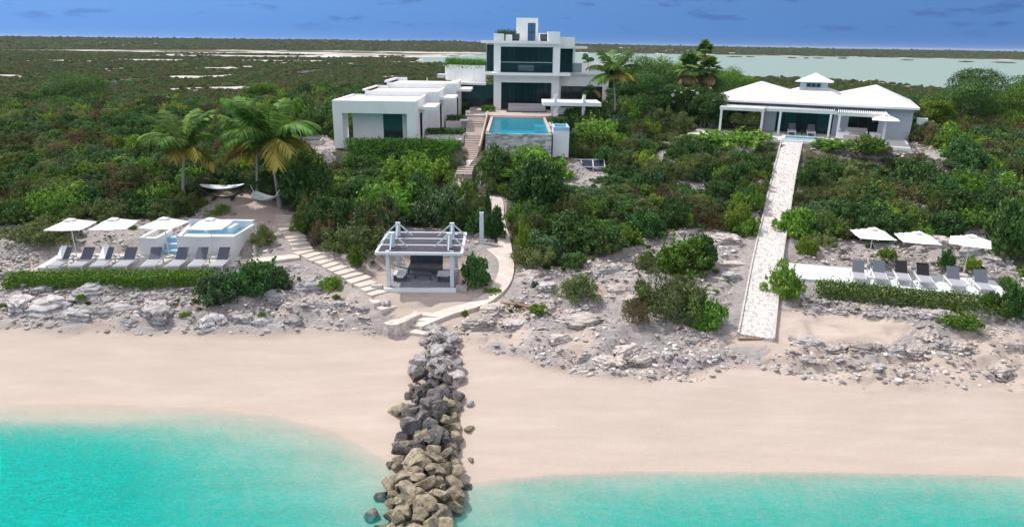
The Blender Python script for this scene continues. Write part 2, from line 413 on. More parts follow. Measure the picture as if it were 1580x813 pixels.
PERG = [(-7.2, 34.6), (-2.9, 34.8), (-2.7, 38.9), (-7.2, 38.9)]
SANDPAD = [(-19.5, 44.2), (-15.3, 44.2), (-14.7, 47.0), (-16.5, 50.5), (-22, 51.5), (-22.5, 48)]
PX_LAGOON = [(640, 97), (705, 101), (760, 108), (925, 112), (1010, 110), (1120, 113), (1180, 121), (1260, 124), (1350, 127), (1430, 137), (1500, 147), (1580, 152), (1750, 175), (2100, 230), (2300, 200), (2300, 108), (1900, 99), (1580, 93.2), (1400, 90), (1200, 86.2), (1000, 82), (900, 80.4), (800, 82), (740, 85), (680, 88), (610, 89), (650, 92)]
LAGOON = [tuple(at(px, py, z=0.3)[:2]) for px, py in PX_LAGOON]
PONDS = [(186, 126.0, 34, 3.0), (64, 127.5, 17, 2.6), (480, 110.5, 16, 2.4)]     # px centre and half sizes
PONDW = []
for (px, py, hx, hy) in PONDS:
    a = at(px - hx, py, z=0.8); b = at(px + hx, py, z=0.8); n = at(px, py + hy, z=0.8); f = at(px, py - hy, z=0.8)
    PONDW.append(((a[0] + b[0]) / 2, (n[1] + f[1]) / 2, (b[0] - a[0]) / 2, (f[1] - n[1]) / 2))


def lagoon_sd(x, y):
    """positive inside"""
    ins = in_poly(x, y, LAGOON)
    d = seg_dist(x, y, LAGOON + [LAGOON[0]])
    return np.where(ins, d, -d)


def salt_mask(x, y):
    px, py = to_px(x, y, 0.8)
    hz = 57.3 + 0.0139 * px                       # horizon
    band = sstep(11, 15, py - hz) * (1 - sstep(32, 42, py - hz)) * (1 - sstep(690, 800, px)) * sstep(-60, 260, px)
    n = fbm(x / 95, y / 95, 31, 4)
    strip = sstep(0.47, 0.51, n + 0.07 * sstep(330, 430, px) * band) * band * sstep(0.40, 0.46, fbm(x / 60, y / 28, 93, 3))
    spots = sstep(0.66, 0.70, fbm(x / 30, y / 30, 77, 3)) * sstep(30, 40, py - hz) * (1 - sstep(75, 90, py - hz)) * (y > 140)
    shore = sstep(-60, -5, lagoon_sd(x, y)) * sstep(0.48, 0.55, fbm(x / 40, y / 40, 12, 3)) * sstep(0, 40, px)
    return np.clip(strip + spots + shore * 0.7, 0, 1)


def base_h(x, y):
    x = np.asarray(x, float); y = np.asarray(y, float)
    yw = np.interp(x, XW, YW); yt = np.interp(x, XT, YT)
    d = yw - y
    left = 1 - sstep(-19, -9, x)
    deep = -(0.035 * np.minimum(d, 1.4) + np.where(d > 1.4, 0.26 * (d - 1.4), 0))
    shal = -((0.02 + 0.05 * sstep(-3, 2, x)) * np.clip(d / 0.3, 0, 1) + (0.055 + 0.03 * sstep(-3, 4, x)) * np.maximum(d, 0))
    sea = np.maximum(left * deep + (1 - left) * shal, -3.5) * (1 + 0.22 * (fbm(x / 4.5, y / 2.6, 88, 3) - 0.5))
    t = np.clip((y - yw) / (yt - yw), 0, 1)
    beach = 1.2 * (0.65 * t + 0.35 * t * t)
    ys = [0, 34.5, 38, 42, 46, 54, 60, 66, 85, 96, 120, 160, 300, 7000]
    zs = [1.2, 2.15, 2.75, 3.35, 4.2, 6.2, 7.45, 8.2, 8.3, 7.2, 3.2, 1.5, 0.9, 0.8]
    inland = np.interp(y, ys, zs)
    inland = inland - 1.3 * (1 - sstep(-34, -20, x)) * sstep(58, 82, y) * (1 - sstep(100, 125, y))
    tt = np.clip((y - yt) / np.maximum(34.5 - yt, 0.1), 0, 1)
    inl = np.where(y < 34.5, 1.2 + (2.15 - 1.2) * tt, inland)
    h = np.where(y < yw, sea, np.where(y < yt, beach, inl))
    return h


def calm(x, y):
    """1 where paths, decks and pads want smooth ground"""
    c = 1 - sstep(0.8, 2.0, seg_dist(x, y, PATH_R))
    for p in (PATH_P, PATH_U, PATH_L, PATH_D): c = np.maximum(c, 1 - sstep(0.6, 1.4, seg_dist(x, y, p)))
    for poly in (DECK_L, DECK_R, PERG, SANDPAD):
        s = np.where(in_poly(x, y, poly), 0, seg_dist(x, y, poly + [poly[0]])); c = np.maximum(c, 1 - sstep(0.1, 1.1, s))
    return c


def bcoords(x, y):
    return (x - BO[0]) * BU[0] + (y - BO[1]) * BU[1], (x - BO[0]) * BV[0] + (y - BO[1]) * BV[1]


def rock_zone(x, y):
    yt = np.interp(x, XT, YT)
    return sstep(-1.0, 0.5, y - yt + 1.4 * (fbm(x / 2.2, y / 2.2, 5) - 0.5))


def ground_h(x, y, detail=True):
    x = np.asarray(x, float); y = np.asarray(y, float)
    h = base_h(x, y)
    near = y < 130
    c = calm(x, y)
    for (x0, x1, y0, y1, z, m) in VILLA_PADS:
        s = np.maximum(np.maximum(x0 - x, x - x1), np.maximum(y0 - y, y - y1))
        h = h + (z - h) * (1 - sstep(0, m, s)); c = np.maximum(c, 1 - sstep(0, m, s))
    u, v = bcoords(x, y)
    s = np.maximum(np.maximum(-1 - u, u - 19), np.maximum(-5.6 - v, v - 12))
    h = h + (7.4 - h) * (1 - sstep(0, 3, s)); c = np.maximum(c, 1 - sstep(0, 2, s))
    # deck pads
    for poly, z in ((DECK_L, 2.62), (DECK_R, 2.62), (PERG, 2.15)):
        sd_ = np.where(in_poly(x, y, poly), 0, seg_dist(x, y, poly + [poly[0]]))
        h = h + (z - h) * (1 - sstep(0.05, 1.6, sd_))
    # rough rock
    if detail:
        rz = rock_zone(x, y) * (1 - sstep(46, 56, y))
        nn = fbm(x / 1.7, y / 1.7, 3, 5); rid = 1 - np.abs(2 * fbm(x / 3.1, y / 2.3, 9, 5) - 1)
        h = h + rz * (1 - c) * ((nn - 0.5) * 0.55 + (rid - 0.72) * 0.55)
        ww = fbm(x / 2.4, y / 1.5, 27, 5)
        q = (h + 0.9 * (ww - 0.5)) / 0.34; fl_ = np.floor(q); st_ = (fl_ + sstep(0.62, 0.96, q - fl_)) * 0.34 - 0.9 * (ww - 0.5)
        h = h + (st_ - h) * 0.85 * rz * (1 - c) * (1 - sstep(40, 46, y))
        h = h + (1 - c) * sstep(42, 50, y) * (1 - sstep(105, 150, y)) * (fbm(x / 7, y / 7, 21, 3) - 0.5) * 0.9
        h = h + 0.05 * (fbm(x / 5, y / 2, 8, 3) - 0.5) * (y < 33) * (h > 0.15)
    # scarp below the sand shelf at the foot of the pebble path
    # far country: flats, ponds, lagoon, ridge
    far = y > 110
    if np.any(far):
        sdv = lagoon_sd(x, y)
        h = np.where(far, h - (h + 0.5) * sstep(-4, 10, sdv), h)
        for (cx, cy, rx, ry) in PONDW:
            e = ((x - cx) / rx) ** 2 + ((y - cy) / ry) ** 2 + 0.5 * (fbm(x / 9, y / 9, 4, 3) - 0.5)
            h = np.where(far, h - 1.2 * (1 - sstep(0.7, 1.15, e)), h)
        px, _ = to_px(x, np.maximum(y, 200), 1.0)
        y0 = np.interp(px, [-300, 0, 300, 600, 900, 1580, 2200], [760, 800, 1000, 1150, 1330, 1280, 1200])
        top = np.interp(px, [-300, 0, 110, 380, 600, 750, 1000, 1350, 1580, 2000], [15, 14.5, 14, 14.5, 17, 17, 15.5, 12.0, 10.5, 10])
        top = top + 5 * (fbm(x / 160, y / 400, 15, 4) - 0.5)
        h = h + np.where(far, (top - 1) * sstep(0, 420, y - y0), 0)
    return h


def hit(px, py):
    d = ray(px, py); t0 = 5.0; t = 5.0
    ts = np.concatenate([np.arange(12, 120, 0.25), np.arange(120, 1500, 4)])
    P = np.array([0, 0, CAMH]) + ts[:, None] * d
    below = P[:, 2] < ground_h(P[:, 0], P[:, 1])
    i = int(np.argmax(below)) if below.any() else len(ts) - 1
    return P[i]


def ZG(x, y): return float(ground_h(np.array([x]), np.array([y]))[0])

# ---- vegetation zone, measured on the photograph, tested against ground points
BARE = [(-400, 352), (0, 350), (60, 346), (150, 342), (250, 337), (300, 330), (306, 300), (345, 290), (400, 290), (430, 315), (440, 335), (455, 358), (470, 388), (600, 392), (600, 352), (720, 352), (760, 368), (775, 385), (790, 408), (860, 412), (930, 398), (955, 385), (990, 364), (1080, 352), (1160, 364), (1210, 368), (1290, 380), (1300, 370), (1440, 368), (1470, 350), (1545, 350), (1556, 400), (1580, 430), (2000, 520), (2000, 1200), (-400, 1200)]
PATCHY = [(950, 215), (1190, 215), (1170, 345), (1080, 340), (940, 360)]
GAPS = [[(1286, 240), (1312, 240), (1308, 300), (1288, 310)], [(1425, 232), (1465, 230), (1462, 246), (1430, 250)], [(458, 203), (514, 203), (520, 264), (440, 264)],
        [(690, 268), (716, 268), (712, 305), (692, 305)], [(752, 303), (782, 303), (786, 392), (756, 352)], [(876, 200), (898, 200), (898, 240), (872, 240)], [(868, 250), (940, 250), (942, 292), (868, 292)]]


def veg_density(x, y):
    z = ground_h(x, y, False)
    px, py = to_px(x, y, z)
    d = np.ones(np.shape(x))
    d[in_poly(px, py, BARE)] = 0
    ip = in_poly(px, py, PATCHY); nn_ = fbm(x / 2.3, y / 2.3, 202, 3); d = np.where(ip, d * sstep(0.36, 0.44, 0.5 * nn_ + 0.5 * fbm(x / 0.9, y / 0.9, 208, 2)), d); d = np.where((px > 960) & ~ip, d * sstep(0.27, 0.33, nn_), d); d = np.where(px < 300, d * sstep(0.25, 0.31, nn_), d)
    for g in GAPS: d[in_poly(px, py, g)] = 0
    d *= sstep(0.95, 1.15, seg_dist(x, y, PATH_R)) * sstep(0.62, 0.8, seg_dist(x, y, PATH_U)) * sstep(0.9, 1.2, seg_dist(x, y, PATH_L))
    for (x0, x1, y0, y1, zz, m) in VILLA_PADS:
        s = np.maximum(np.maximum(x0 - x, x - x1), np.maximum(y0 - y, y - y1)); d *= s > 0.25
    d *= ~((x > 4.0) & (x < 7.4) & (y > 50.8) & (y < 54.0))
    d *= ~((x > -4.9) & (x < -2.0) & (y > 49.5) & (y < 68))
    u, v = bcoords(x, y)
    s = np.maximum(np.maximum(-0.5 - u, u - 18.6), np.maximum(-6.0 - v, v - 11.5)); d *= s > 0.5
    d *= ~((u > 7.2) & (u < 11.2) & (v < -4) & (v > -7.0))          # keep the pool front open
    return d


def build_ground():
    def geo(a, b, r):
        o = [a]
        while o[-1] < b: o.append(o[-1] * (1 + r))
        return o
    xp = list(np.arange(0, 40, 0.25)) + list(np.arange(40, 60, 0.5)) + geo(60, 700, 0.015) + geo(715, 9000, 0.06)
    xs = np.array(sorted(set([-v for v in xp] + xp)))
    ys = np.array([-60, -20, 0] + list(np.arange(6, 60, 0.2)) + list(np.arange(60, 100, 0.5)) + geo(100, 2200, 0.022) + geo(2300, 12000, 0.12))
    X, Y = np.meshgrid(xs, ys); x = X.ravel(); y = Y.ravel()
    z = ground_h(x, y)
    V = np.stack([x, y, z], 1); nx, ny = len(xs), len(ys)
    I = np.arange(nx * ny).reshape(ny, nx)
    Fq = np.stack([I[:-1, :-1], I[:-1, 1:], I[1:, 1:], I[1:, :-1]], -1).reshape(-1, 4)
    # surface kind
    yw = np.interp(x, XW, YW)
    rz = rock_zone(x, y); c = calm(x, y)
    sandspots = sstep(0.46, 0.58, fbm(x / 2.6, y / 1.6, 44, 4)) * (1 - sstep(34, 38, y)) * np.where(x > -6, 1, 0.6)
    rock = rz * (1 - 0.85 * sandspots)
    px, py = to_px(x, y, z)
    for poly in ([(1200, 478), (1330, 484), (1420, 500), (1370, 530), (1310, 545), (1250, 520), (1190, 525)],
                 [(560, 392), (740, 392), (760, 440), (700, 475), (620, 500), (560, 450)], [(310, 318), (440, 312), (470, 350), (400, 362), (385, 345), (310, 335)],
                 [(780, 470), (850, 470), (830, 485), (780, 480)], [(40, 430), (340, 432), (300, 470), (200, 475), (90, 462), (0, 440), (0, 395), (40, 385), (70, 415)]):
        ins = in_poly(px, py, poly); rock[ins & (y < 60)] *= 0.08
    rock[in_poly(x, y, SANDPAD)] = 0.0
    soil = np.where((y > 36) & ~in_poly(px, py, BARE), 0.9, 0.0)
    for g in GAPS: soil = np.where((y < 90) & in_poly(px, py, g), 0.35, soil)
    soil = np.where((y < 90) & in_poly(px, py, PATCHY), 0.35, soil)
    # spread the litter a little by noise
    soil = np.where(y > 105, 1.0, soil)
    far = sstep(90, 140, y)
    salt = np.where(y > 110, salt_mask(x, y), 0)
    wet = np.where(y < 33, 1 - sstep(0.0, 0.12, z + 0.04 * (fbm(x / 3, y / 1.0, 33, 3) - 0.5)), 0)
    me = np_mesh('ground', V, Fq, ground_mat(), True)
    for nm, a in (('rock', rock), ('soil', soil), ('farland', far), ('salt', salt), ('wet', wet)):
        at_ = me.attributes.new(nm, 'FLOAT', 'POINT'); at_.data.foreach_set('value', np.asarray(a, np.float32))
    o = put('ground', me); tag(o, 'sandy beach rising over limestone rock to scrub covered flats', 'ground', kind='structure')
    return o


def ground_mat():
    m, N, L, b = M_('ground_surface')
    def attr(n):
        a = N.new('ShaderNodeAttribute'); a.attribute_name = n; return a.outputs['Fac']
    def noise(s, d=6, r=0.6, vec=None):
        n = N.new('ShaderNodeTexNoise'); n.inputs['Scale'].default_value = s; n.inputs['Detail'].default_value = d; n.inputs['Roughness'].default_value = r
        L.new(vec or pos, n.inputs['Vector']); return n.outputs[0]
    def ramp(v, stops):
        c = N.new('ShaderNodeValToRGB'); e = c.color_ramp.elements
        e[0].position, e[0].color = stops[0][0], (*stops[0][1], 1); e[1].position, e[1].color = stops[-1][0], (*stops[-1][1], 1)
        for p, k in stops[1:-1]: x = e.new(p); x.color = (*k, 1)
        L.new(v, c.inputs[0]); return c.outputs[0]
    def mix(f, a_, b_):
        x = N.new('ShaderNodeMix'); x.data_type = 'RGBA'; L.new(f, x.inputs[0]); L.new(a_, x.inputs[6]); L.new(b_, x.inputs[7]); return x.outputs[2]
    def edge(v, n, w=0.35):     # break the mask up with noise
        a = N.new('ShaderNodeMath'); a.operation = 'MULTIPLY_ADD'; L.new(n, a.inputs[0]); a.inputs[1].default_value = w * 2; a.inputs[2].default_value = -w
        s_ = N.new('ShaderNodeMath'); s_.operation = 'ADD'; L.new(v, s_.inputs[0]); L.new(a.outputs[0], s_.inputs[1])
        r = N.new('ShaderNodeMapRange'); r.interpolation_type = 'SMOOTHSTEP'; r.inputs[1].default_value = 0.35; r.inputs[2].default_value = 0.65
        L.new(s_.outputs[0], r.inputs[0]); return r.outputs[0]
    g = N.new('ShaderNodeNewGeometry'); pos = g.outputs['Position']
    st = N.new('ShaderNodeMapping'); st.inputs['Scale'].default_value = (0.18, 1.0, 1.0); L.new(pos, st.inputs[0])
    streak = noise(1.3, 6, 0.6, st.outputs[0])
    sand = ramp(streak, [(0.30, (0.405, 0.340, 0.288)), (0.52, (0.435, 0.366, 0.312)), (0.72, (0.475, 0.405, 0.35))])
    wets = ramp(streak, [(0.3, (0.405, 0.335, 0.28)), (0.7, (0.46, 0.385, 0.33))])
    sand = mix(attr('wet'), sand, wets)
    n1 = noise(0.8, 10, 0.7); n2 = noise(4.2, 10, 0.78); n3 = noise(13, 6, 0.7)
    rk = ramp(n1, [(0.30, (0.33, 0.31, 0.305)), (0.44, (0.43, 0.40, 0.385)), (0.54, (0.51, 0.455, 0.415)), (0.68, (0.56, 0.485, 0.43))])
    rk2 = ramp(n2, [(0.34, (0.10, 0.095, 0.095)), (0.43, (0.36, 0.34, 0.335)), (0.60, (0.58, 0.54, 0.51))])
    mm = N.new('ShaderNodeMix'); mm.data_type = 'RGBA'; mm.inputs[0].default_value = 0.5; L.new(rk, mm.inputs[6]); L.new(rk2, mm.inputs[7])
    soil = ramp(noise(1.1, 8, 0.7), [(0.36, (0.060, 0.062, 0.034)), (0.52, (0.125, 0.118, 0.085)), (0.62, (0.26, 0.245, 0.22)), (0.72, (0.42, 0.39, 0.37))])
    fl = ramp(noise(0.05, 9, 0.7), [(0.30, (0.040, 0.052, 0.022)), (0.5, (0.075, 0.080, 0.033)), (0.68, (0.13, 0.105, 0.06))])
    salt = ramp(noise(0.03, 8, 0.65), [(0.35, (0.34, 0.33, 0.33)), (0.6, (0.56, 0.51, 0.47))])
    col = mix(edge(attr('rock'), n1), sand, mm.outputs[2])
    col = mix(edge(attr('soil'), n1, 0.2), col, soil)
    col = mix(attr('farland'), col, fl)
    col = mix(edge(attr('salt'), noise(0.08, 5), 0.15), col, salt)
    L.new(col, b.inputs['Base Color']); b.inputs['Roughness'].default_value = 0.9; b.inputs['Specular IOR Level'].default_value = 0.15
    hs_ = N.new('ShaderNodeMath'); hs_.operation = 'MULTIPLY_ADD'; L.new(n3, hs_.inputs[0]); hs_.inputs[1].default_value = 0.35; L.new(n2, hs_.inputs[2])
    h = N.new('ShaderNodeMath'); h.operation = 'MULTIPLY'; L.new(hs_.outputs[0], h.inputs[0])
    a2 = N.new('ShaderNodeMath'); a2.operation = 'MULTIPLY_ADD'; L.new(attr('rock'), a2.inputs[0]); a2.inputs[1].default_value = 1.0; a2.inputs[2].default_value = 0.11
    L.new(a2.outputs[0], h.inputs[1])
    bp = N.new('ShaderNodeBump'); bp.inputs['Strength'].default_value = 1.0; bp.inputs['Distance'].default_value = 0.22
    L.new(h.outputs[0], bp.inputs['Height']); L.new(bp.outputs[0], b.inputs['Normal'])
    return m


def water_mat(name, deep, absorb, k, wave_scale=1.6, spec=0.5, bump=0.35, attr_depth=True, const_depth=1.0, mottle=0.25):
    m, N, L, b = M_(name)
    if attr_depth:
        a = N.new('ShaderNodeAttribute'); a.attribute_name = 'depth'; dep = a.outputs['Fac']
    else:
        v = N.new('ShaderNodeValue'); v.outputs[0].default_value = const_depth; dep = v.outputs[0]
    g = N.new('ShaderNodeNewGeometry')
    mp = N.new('ShaderNodeMapping'); mp.inputs['Rotation'].default_value = (0, 0, 0.5); mp.inputs['Scale'].default_value = (1, 1.7, 1); L.new(g.outputs['Position'], mp.inputs[0])
    nz = N.new('ShaderNodeTexNoise'); nz.inputs['Scale'].default_value = wave_scale; nz.inputs['Detail'].default_value = 6; nz.inputs['Roughness'].default_value = 0.6; nz.inputs['Distortion'].default_value = 0.6
    L.new(mp.outputs[0], nz.inputs['Vector'])
    nb = N.new('ShaderNodeTexNoise'); nb.inputs['Scale'].default_value = 0.22; nb.inputs['Detail'].default_value = 4
    L.new(g.outputs['Position'], nb.inputs['Vector'])
    mo = N.new('ShaderNodeMapRange'); mo.inputs[1].default_value = 0.3; mo.inputs[2].default_value = 0.7; mo.inputs[3].default_value = 1 - mottle * 0.6; mo.inputs[4].default_value = 1 + mottle * 0.6
    L.new(nb.outputs[0], mo.inputs[0])
    mo2 = N.new('ShaderNodeMapRange'); mo2.inputs[1].default_value = 0.3; mo2.inputs[2].default_value = 0.7; mo2.inputs[3].default_value = 1 - mottle * 1.1; mo2.inputs[4].default_value = 1 + mottle * 1.1
    L.new(nz.outputs[0], mo2.inputs[0])
    nf = N.new('ShaderNodeTexNoise'); nf.inputs['Scale'].default_value = wave_scale * 3.2; nf.inputs['Detail'].default_value = 3; nf.inputs['Distortion'].default_value = 0.8
    L.new(mp.outputs[0], nf.inputs['Vector'])
    sm = N.new('ShaderNodeMath'); sm.operation = 'MULTIPLY_ADD'; sm.inputs[1].default_value = 0.55; L.new(nf.outputs[0], sm.inputs[0])
    hf = N.new('ShaderNodeMath'); hf.operation = 'MULTIPLY'; hf.inputs[1].default_value = 0.45; L.new(nz.outputs[0], hf.inputs[0]); L.new(hf.outputs[0], sm.inputs[2])
    wavy = sm.outputs[0]; L.new(wavy, mo2.inputs[0]); mo2.inputs[1].default_value = 0.38; mo2.inputs[2].default_value = 0.62
    d0 = N.new('ShaderNodeMath'); d0.operation = 'MULTIPLY'; L.new(dep, d0.inputs[0]); L.new(mo.outputs[0], d0.inputs[1])
    d1 = N.new('ShaderNodeMath'); d1.operation = 'MULTIPLY'; L.new(d0.outputs[0], d1.inputs[0]); L.new(mo2.outputs[0], d1.inputs[1])
    def expo(kk):
        x = N.new('ShaderNodeMath'); x.operation = 'MULTIPLY'; L.new(d1.outputs[0], x.inputs[0]); x.inputs[1].default_value = -kk
        e = N.new('ShaderNodeMath'); e.operation = 'EXPONENT'; L.new(x.outputs[0], e.inputs[0]); return e.outputs[0]
    cx = N.new('ShaderNodeCombineXYZ')
    for i in range(3): L.new(expo(absorb[i]), cx.inputs[i])
    tr = N.new('ShaderNodeBsdfTransparent'); L.new(cx.outputs[0], tr.inputs[0])
    df = N.new('ShaderNodeBsdfDiffuse'); df.inputs[0].default_value = (*deep, 1)
    sub = N.new('ShaderNodeMath'); sub.operation = 'SUBTRACT'; sub.inputs[0].default_value = 1; L.new(expo(k), sub.inputs[1])
    ms = N.new('ShaderNodeMixShader'); L.new(sub.outputs[0], ms.inputs[0]); L.new(tr.outputs[0], ms.inputs[1]); L.new(df.outputs[0], ms.inputs[2])
    bp = N.new('ShaderNodeBump'); bp.inputs['Strength'].default_value = bump; bp.inputs['Distance'].default_value = 0.15; L.new(wavy, bp.inputs['Height'])
    L.new(bp.outputs[0], df.inputs['Normal'])
    gl = N.new('ShaderNodeBsdfGlossy'); gl.inputs['Roughness'].default_value = 0.12; L.new(bp.outputs[0], gl.inputs['Normal'])
    fr = N.new('ShaderNodeFresnel'); fr.inputs['IOR'].default_value = 1.33; L.new(bp.outputs[0], fr.inputs['Normal'])
    fs = N.new('ShaderNodeMath'); fs.operation = 'MULTIPLY'; L.new(fr.outputs[0], fs.inputs[0]); fs.inputs[1].default_value = spec
    m2 = N.new('ShaderNodeMixShader'); L.new(fs.outputs[0], m2.inputs[0]); L.new(ms.outputs[0], m2.inputs[1]); L.new(gl.outputs[0], m2.inputs[2])
    L.new(m2.outputs[0], N['Material Output'].inputs['Surface'])
    return m


def build_sea():
    def geo(a, b, r):
        o = [a]
        while o[-1] < b: o.append(o[-1] * (1 + r))
        return o
    xp = list(np.arange(0, 40, 0.35)) + geo(40, 4000, 0.08)
    xs = np.array(sorted(set([-v for v in xp] + xp)))
    ys = np.array(sorted([-v for v in geo(10, 4000, 0.15)]) + list(np.arange(-9, 12, 1.0)) + list(np.arange(12, 29.5, 0.3)))
    X, Y = np.meshgrid(xs, ys); x = X.ravel(); y = Y.ravel()
    dep = np.maximum(-base_h(x, y), 0)
    z = 0.035 * (fbm(x / 1.3, y / 0.8, 61, 3) - 0.5) * np.clip(dep * 2, 0, 1)
    V = np.stack([x, y, z], 1); nx, ny = len(xs), len(ys); I = np.arange(nx * ny).reshape(ny, nx)
    Fq = np.stack([I[:-1, :-1], I[:-1, 1:], I[1:, 1:], I[1:, :-1]], -1).reshape(-1, 4)
    mt = water_mat('turquoise_sea', (0.001, 0.435, 0.385), (2.6, 0.06, 0.13), 0.85, 2.0, 0.16, 1.0, mottle=0.46)
    me = np_mesh('sea_water', V, Fq, mt, True)
    a = me.attributes.new('depth', 'FLOAT', 'POINT'); a.data.foreach_set('value', dep.astype(np.float32))
    tag(put('sea_water', me), 'clear turquoise sea lapping the sand', 'sea', kind='structure')


def flat_sheet(name, poly, z, mat, label, cat):
    bm = bmesh.new(); bm.faces.new([bm.verts.new((*p, z)) for p in poly])
    bmesh.ops.triangulate(bm, faces=bm.faces)
    me = bpy.data.meshes.new(name); bm.to_mesh(me); bm.free(); me.materials.append(mat)
    return tag(put(name, me), label, cat, kind='structure')


build_ground(); build_sea()
MAT['lagoon'] = water_mat('pale_lagoon', (0.225, 0.300, 0.275), (0.3, 0.05, 0.08), 3.0, 0.02, 0.10, 0.15, False, 3.0, 0.12)
MAT['pond'] = water_mat('blue_pond', (0.10, 0.16, 0.26), (0.3, 0.05, 0.08), 3.0, 0.3, 0.5, 0.05, False, 3.0, 0.1)
# the sheet reaches a little under its banks
grow = lambda p, k: tuple(k * (np.array(p) - LC) + LC)
LC = np.mean(np.array(LAGOON), 0)
flat_sheet('lagoon_water', LAGOON, 0.3, MAT['lagoon'], 'pale green shallow lagoon behind the houses', 'lagoon')
for (cx, cy, rx, ry), lb in zip(PONDW, ('blue pond in the scrub beyond the left palms', 'small grey pond at the left edge of the flats', 'tiny pond in the scrub left of the villa')):
    flat_sheet('pond_water', [(cx + 1.05 * rx * cos(t), cy + 1.05 * ry * sin(t)) for t in np.linspace(0, 2 * pi, 24, endpoint=False)], 0.55, MAT['pond'], lb, 'pond')

# ------------------------------------------------------------------ paths and decks


def strip_path(name, pts, w, mat, label, cat, lift=0.07, th=0.3, step=0.4, kerb=0.0, zfun=None):
    P = [np.array(pts[0])]
    # Catmull-like resample
    pp = [np.array(p, float) for p in pts]; dense = []
    for i in range(len(pp) - 1):
        p0 = pp[max(i - 1, 0)]; p1 = pp[i]; p2 = pp[i + 1]; p3 = pp[min(i + 2, len(pp) - 1)]
        n = max(2, int(np.linalg.norm(p2 - p1) / step))
        for t in np.linspace(0, 1, n, endpoint=False):
            dense.append(0.5 * (2 * p1 + (p2 - p0) * t + (2 * p0 - 5 * p1 + 4 * p2 - p3) * t * t + (3 * p1 - p0 - 3 * p2 + p3) * t ** 3))
    dense.append(pp[-1]); D = np.array(dense)
    T = np.gradient(D, axis=0); T /= np.linalg.norm(T, axis=1)[:, None]; Nn = np.stack([-T[:, 1], T[:, 0]], 1)
    z = ground_h(D[:, 0], D[:, 1], False) + lift
    k = np.ones(5) / 5; zp = np.convolve(np.pad(z, 2, 'edge'), k, 'valid')
    m = MB(); V = []; Fc = []
    for i in range(len(D)):
        l = D[i] + Nn[i] * w / 2; r = D[i] - Nn[i] * w / 2
        V += [(*l, zp[i]), (*r, zp[i]), (*l, zp[i] - th), (*r, zp[i] - th)]
    for i in range(len(D) - 1):
        a, b = 4 * i, 4 * i + 4
        Fc += [(a, a + 1, b + 1, b), (a, b, b + 2, a + 2), (a + 1, a + 3, b + 3, b + 1)]
    e = 4 * (len(D) - 1); Fc += [(0, 2, 3, 1), (e, e + 1, e + 3, e + 2)]
    m.add(V, Fc)
    o = m.build(name, mat); tag(o, label, cat, kind='structure')
    if kerb:
        kb = MB()
        for s in (-1, 1):
            for i in range(len(D) - 1):
                a = D[i] + s * Nn[i] * (w / 2 + kerb / 2); b = D[i + 1] + s * Nn[i + 1] * (w / 2 + kerb / 2)
                kb.bar((*a, zp[i] - 0.05), (*b, zp[i + 1] - 0.05), kerb, 0.26)
        kb.build('kerb', 'concrete', o)
    return D, zp


def pebble_mat():
    m, N, L, b = M_('white_pebble_paving')
    g = N.new('ShaderNodeNewGeometry')
    nz = N.new('ShaderNodeTexNoise'); nz.inputs['Scale'].default_value = 3; nz.inputs['Detail'].default_value = 4; L.new(g.outputs['Position'], nz.inputs['Vector'])
    mp = N.new('ShaderNodeMapping'); mp.inputs['Rotation'].default_value = (0, 0, 0.35); mp.inputs['Scale'].default_value = (1, 0.55, 1); L.new(g.outputs['Position'], mp.inputs[0])
    vo = N.new('ShaderNodeTexVoronoi'); vo.inputs['Scale'].default_value = 9.5; vo.inputs['Randomness'].default_value = 1
    L.new(mp.outputs[0], vo.inputs['Vector'])
    c = N.new('ShaderNodeValToRGB'); e = c.color_ramp.elements
    e[0].position = 0.52; e[0].color = (0.66, 0.62, 0.585, 1); e[1].position = 0.86; e[1].color = (0.38, 0.35, 0.33, 1)
    ad = N.new('ShaderNodeMath'); ad.operation = 'MULTIPLY_ADD'; L.new(nz.outputs[0], ad.inputs[0]); ad.inputs[1].default_value = 0.35; L.new(vo.outputs['Distance'], ad.inputs[2])
    L.new(ad.outputs[0], c.inputs[0]); L.new(c.outputs[0], b.inputs['Base Color']); b.inputs['Roughness'].default_value = 0.9
    bp = N.new('ShaderNodeBump'); bp.invert = True; bp.inputs['Strength'].default_value = 0.5; bp.inputs['Distance'].default_value = 0.04
    L.new(vo.outputs['Distance'], bp.inputs['Height']); L.new(bp.outputs[0], b.inputs['Normal'])
    return m


MAT['pebble'] = pebble_mat()
strip_path('pebble_path', PATH_R, 1.55, 'pebble', 'long straight white pebble path from the beach to the bungalow', 'path', 0.10, 0.5, 0.5, 0.09)
strip_path('curved_path', PATH_P, 0.88, 'step', 'pale stone path curving round the beach pergola', 'path', 0.10, 0.35, 0.3)
strip_path('garden_path', PATH_U, 0.8, 'step', 'pale stone path winding up through the shrubs to the villa', 'path', 0.08, 0.35, 0.3)
strip_path('deck_path', PATH_D, 0.9, 'step', 'short pale path from the lounger deck to the steps', 'path', 0.09, 0.3, 0.3)
MB().prism(DECK_L, 2.3, 2.78).build('lounger_terrace', 'deck_tile'); tag(bpy.data.objects['lounger_terrace'], 'pale tiled terrace under the left row of loungers', 'terrace', kind='structure')
MB().prism(DECK_R, 2.3, 2.78).build('sun_terrace', 'deck_aqua'); tag(bpy.data.objects['sun_terrace'], 'white tiled terrace under the right row of loungers', 'terrace', kind='structure')
b_ = MB().bar((11.0, 30.42, 1.36), (12.78, 30.46, 1.36), 0.12, 0.5).build('edge_beam', 'timber')
tag(b_, 'weathered timber beam closing the beach end of the pebble path', 'beam')

# steps built of separate slabs


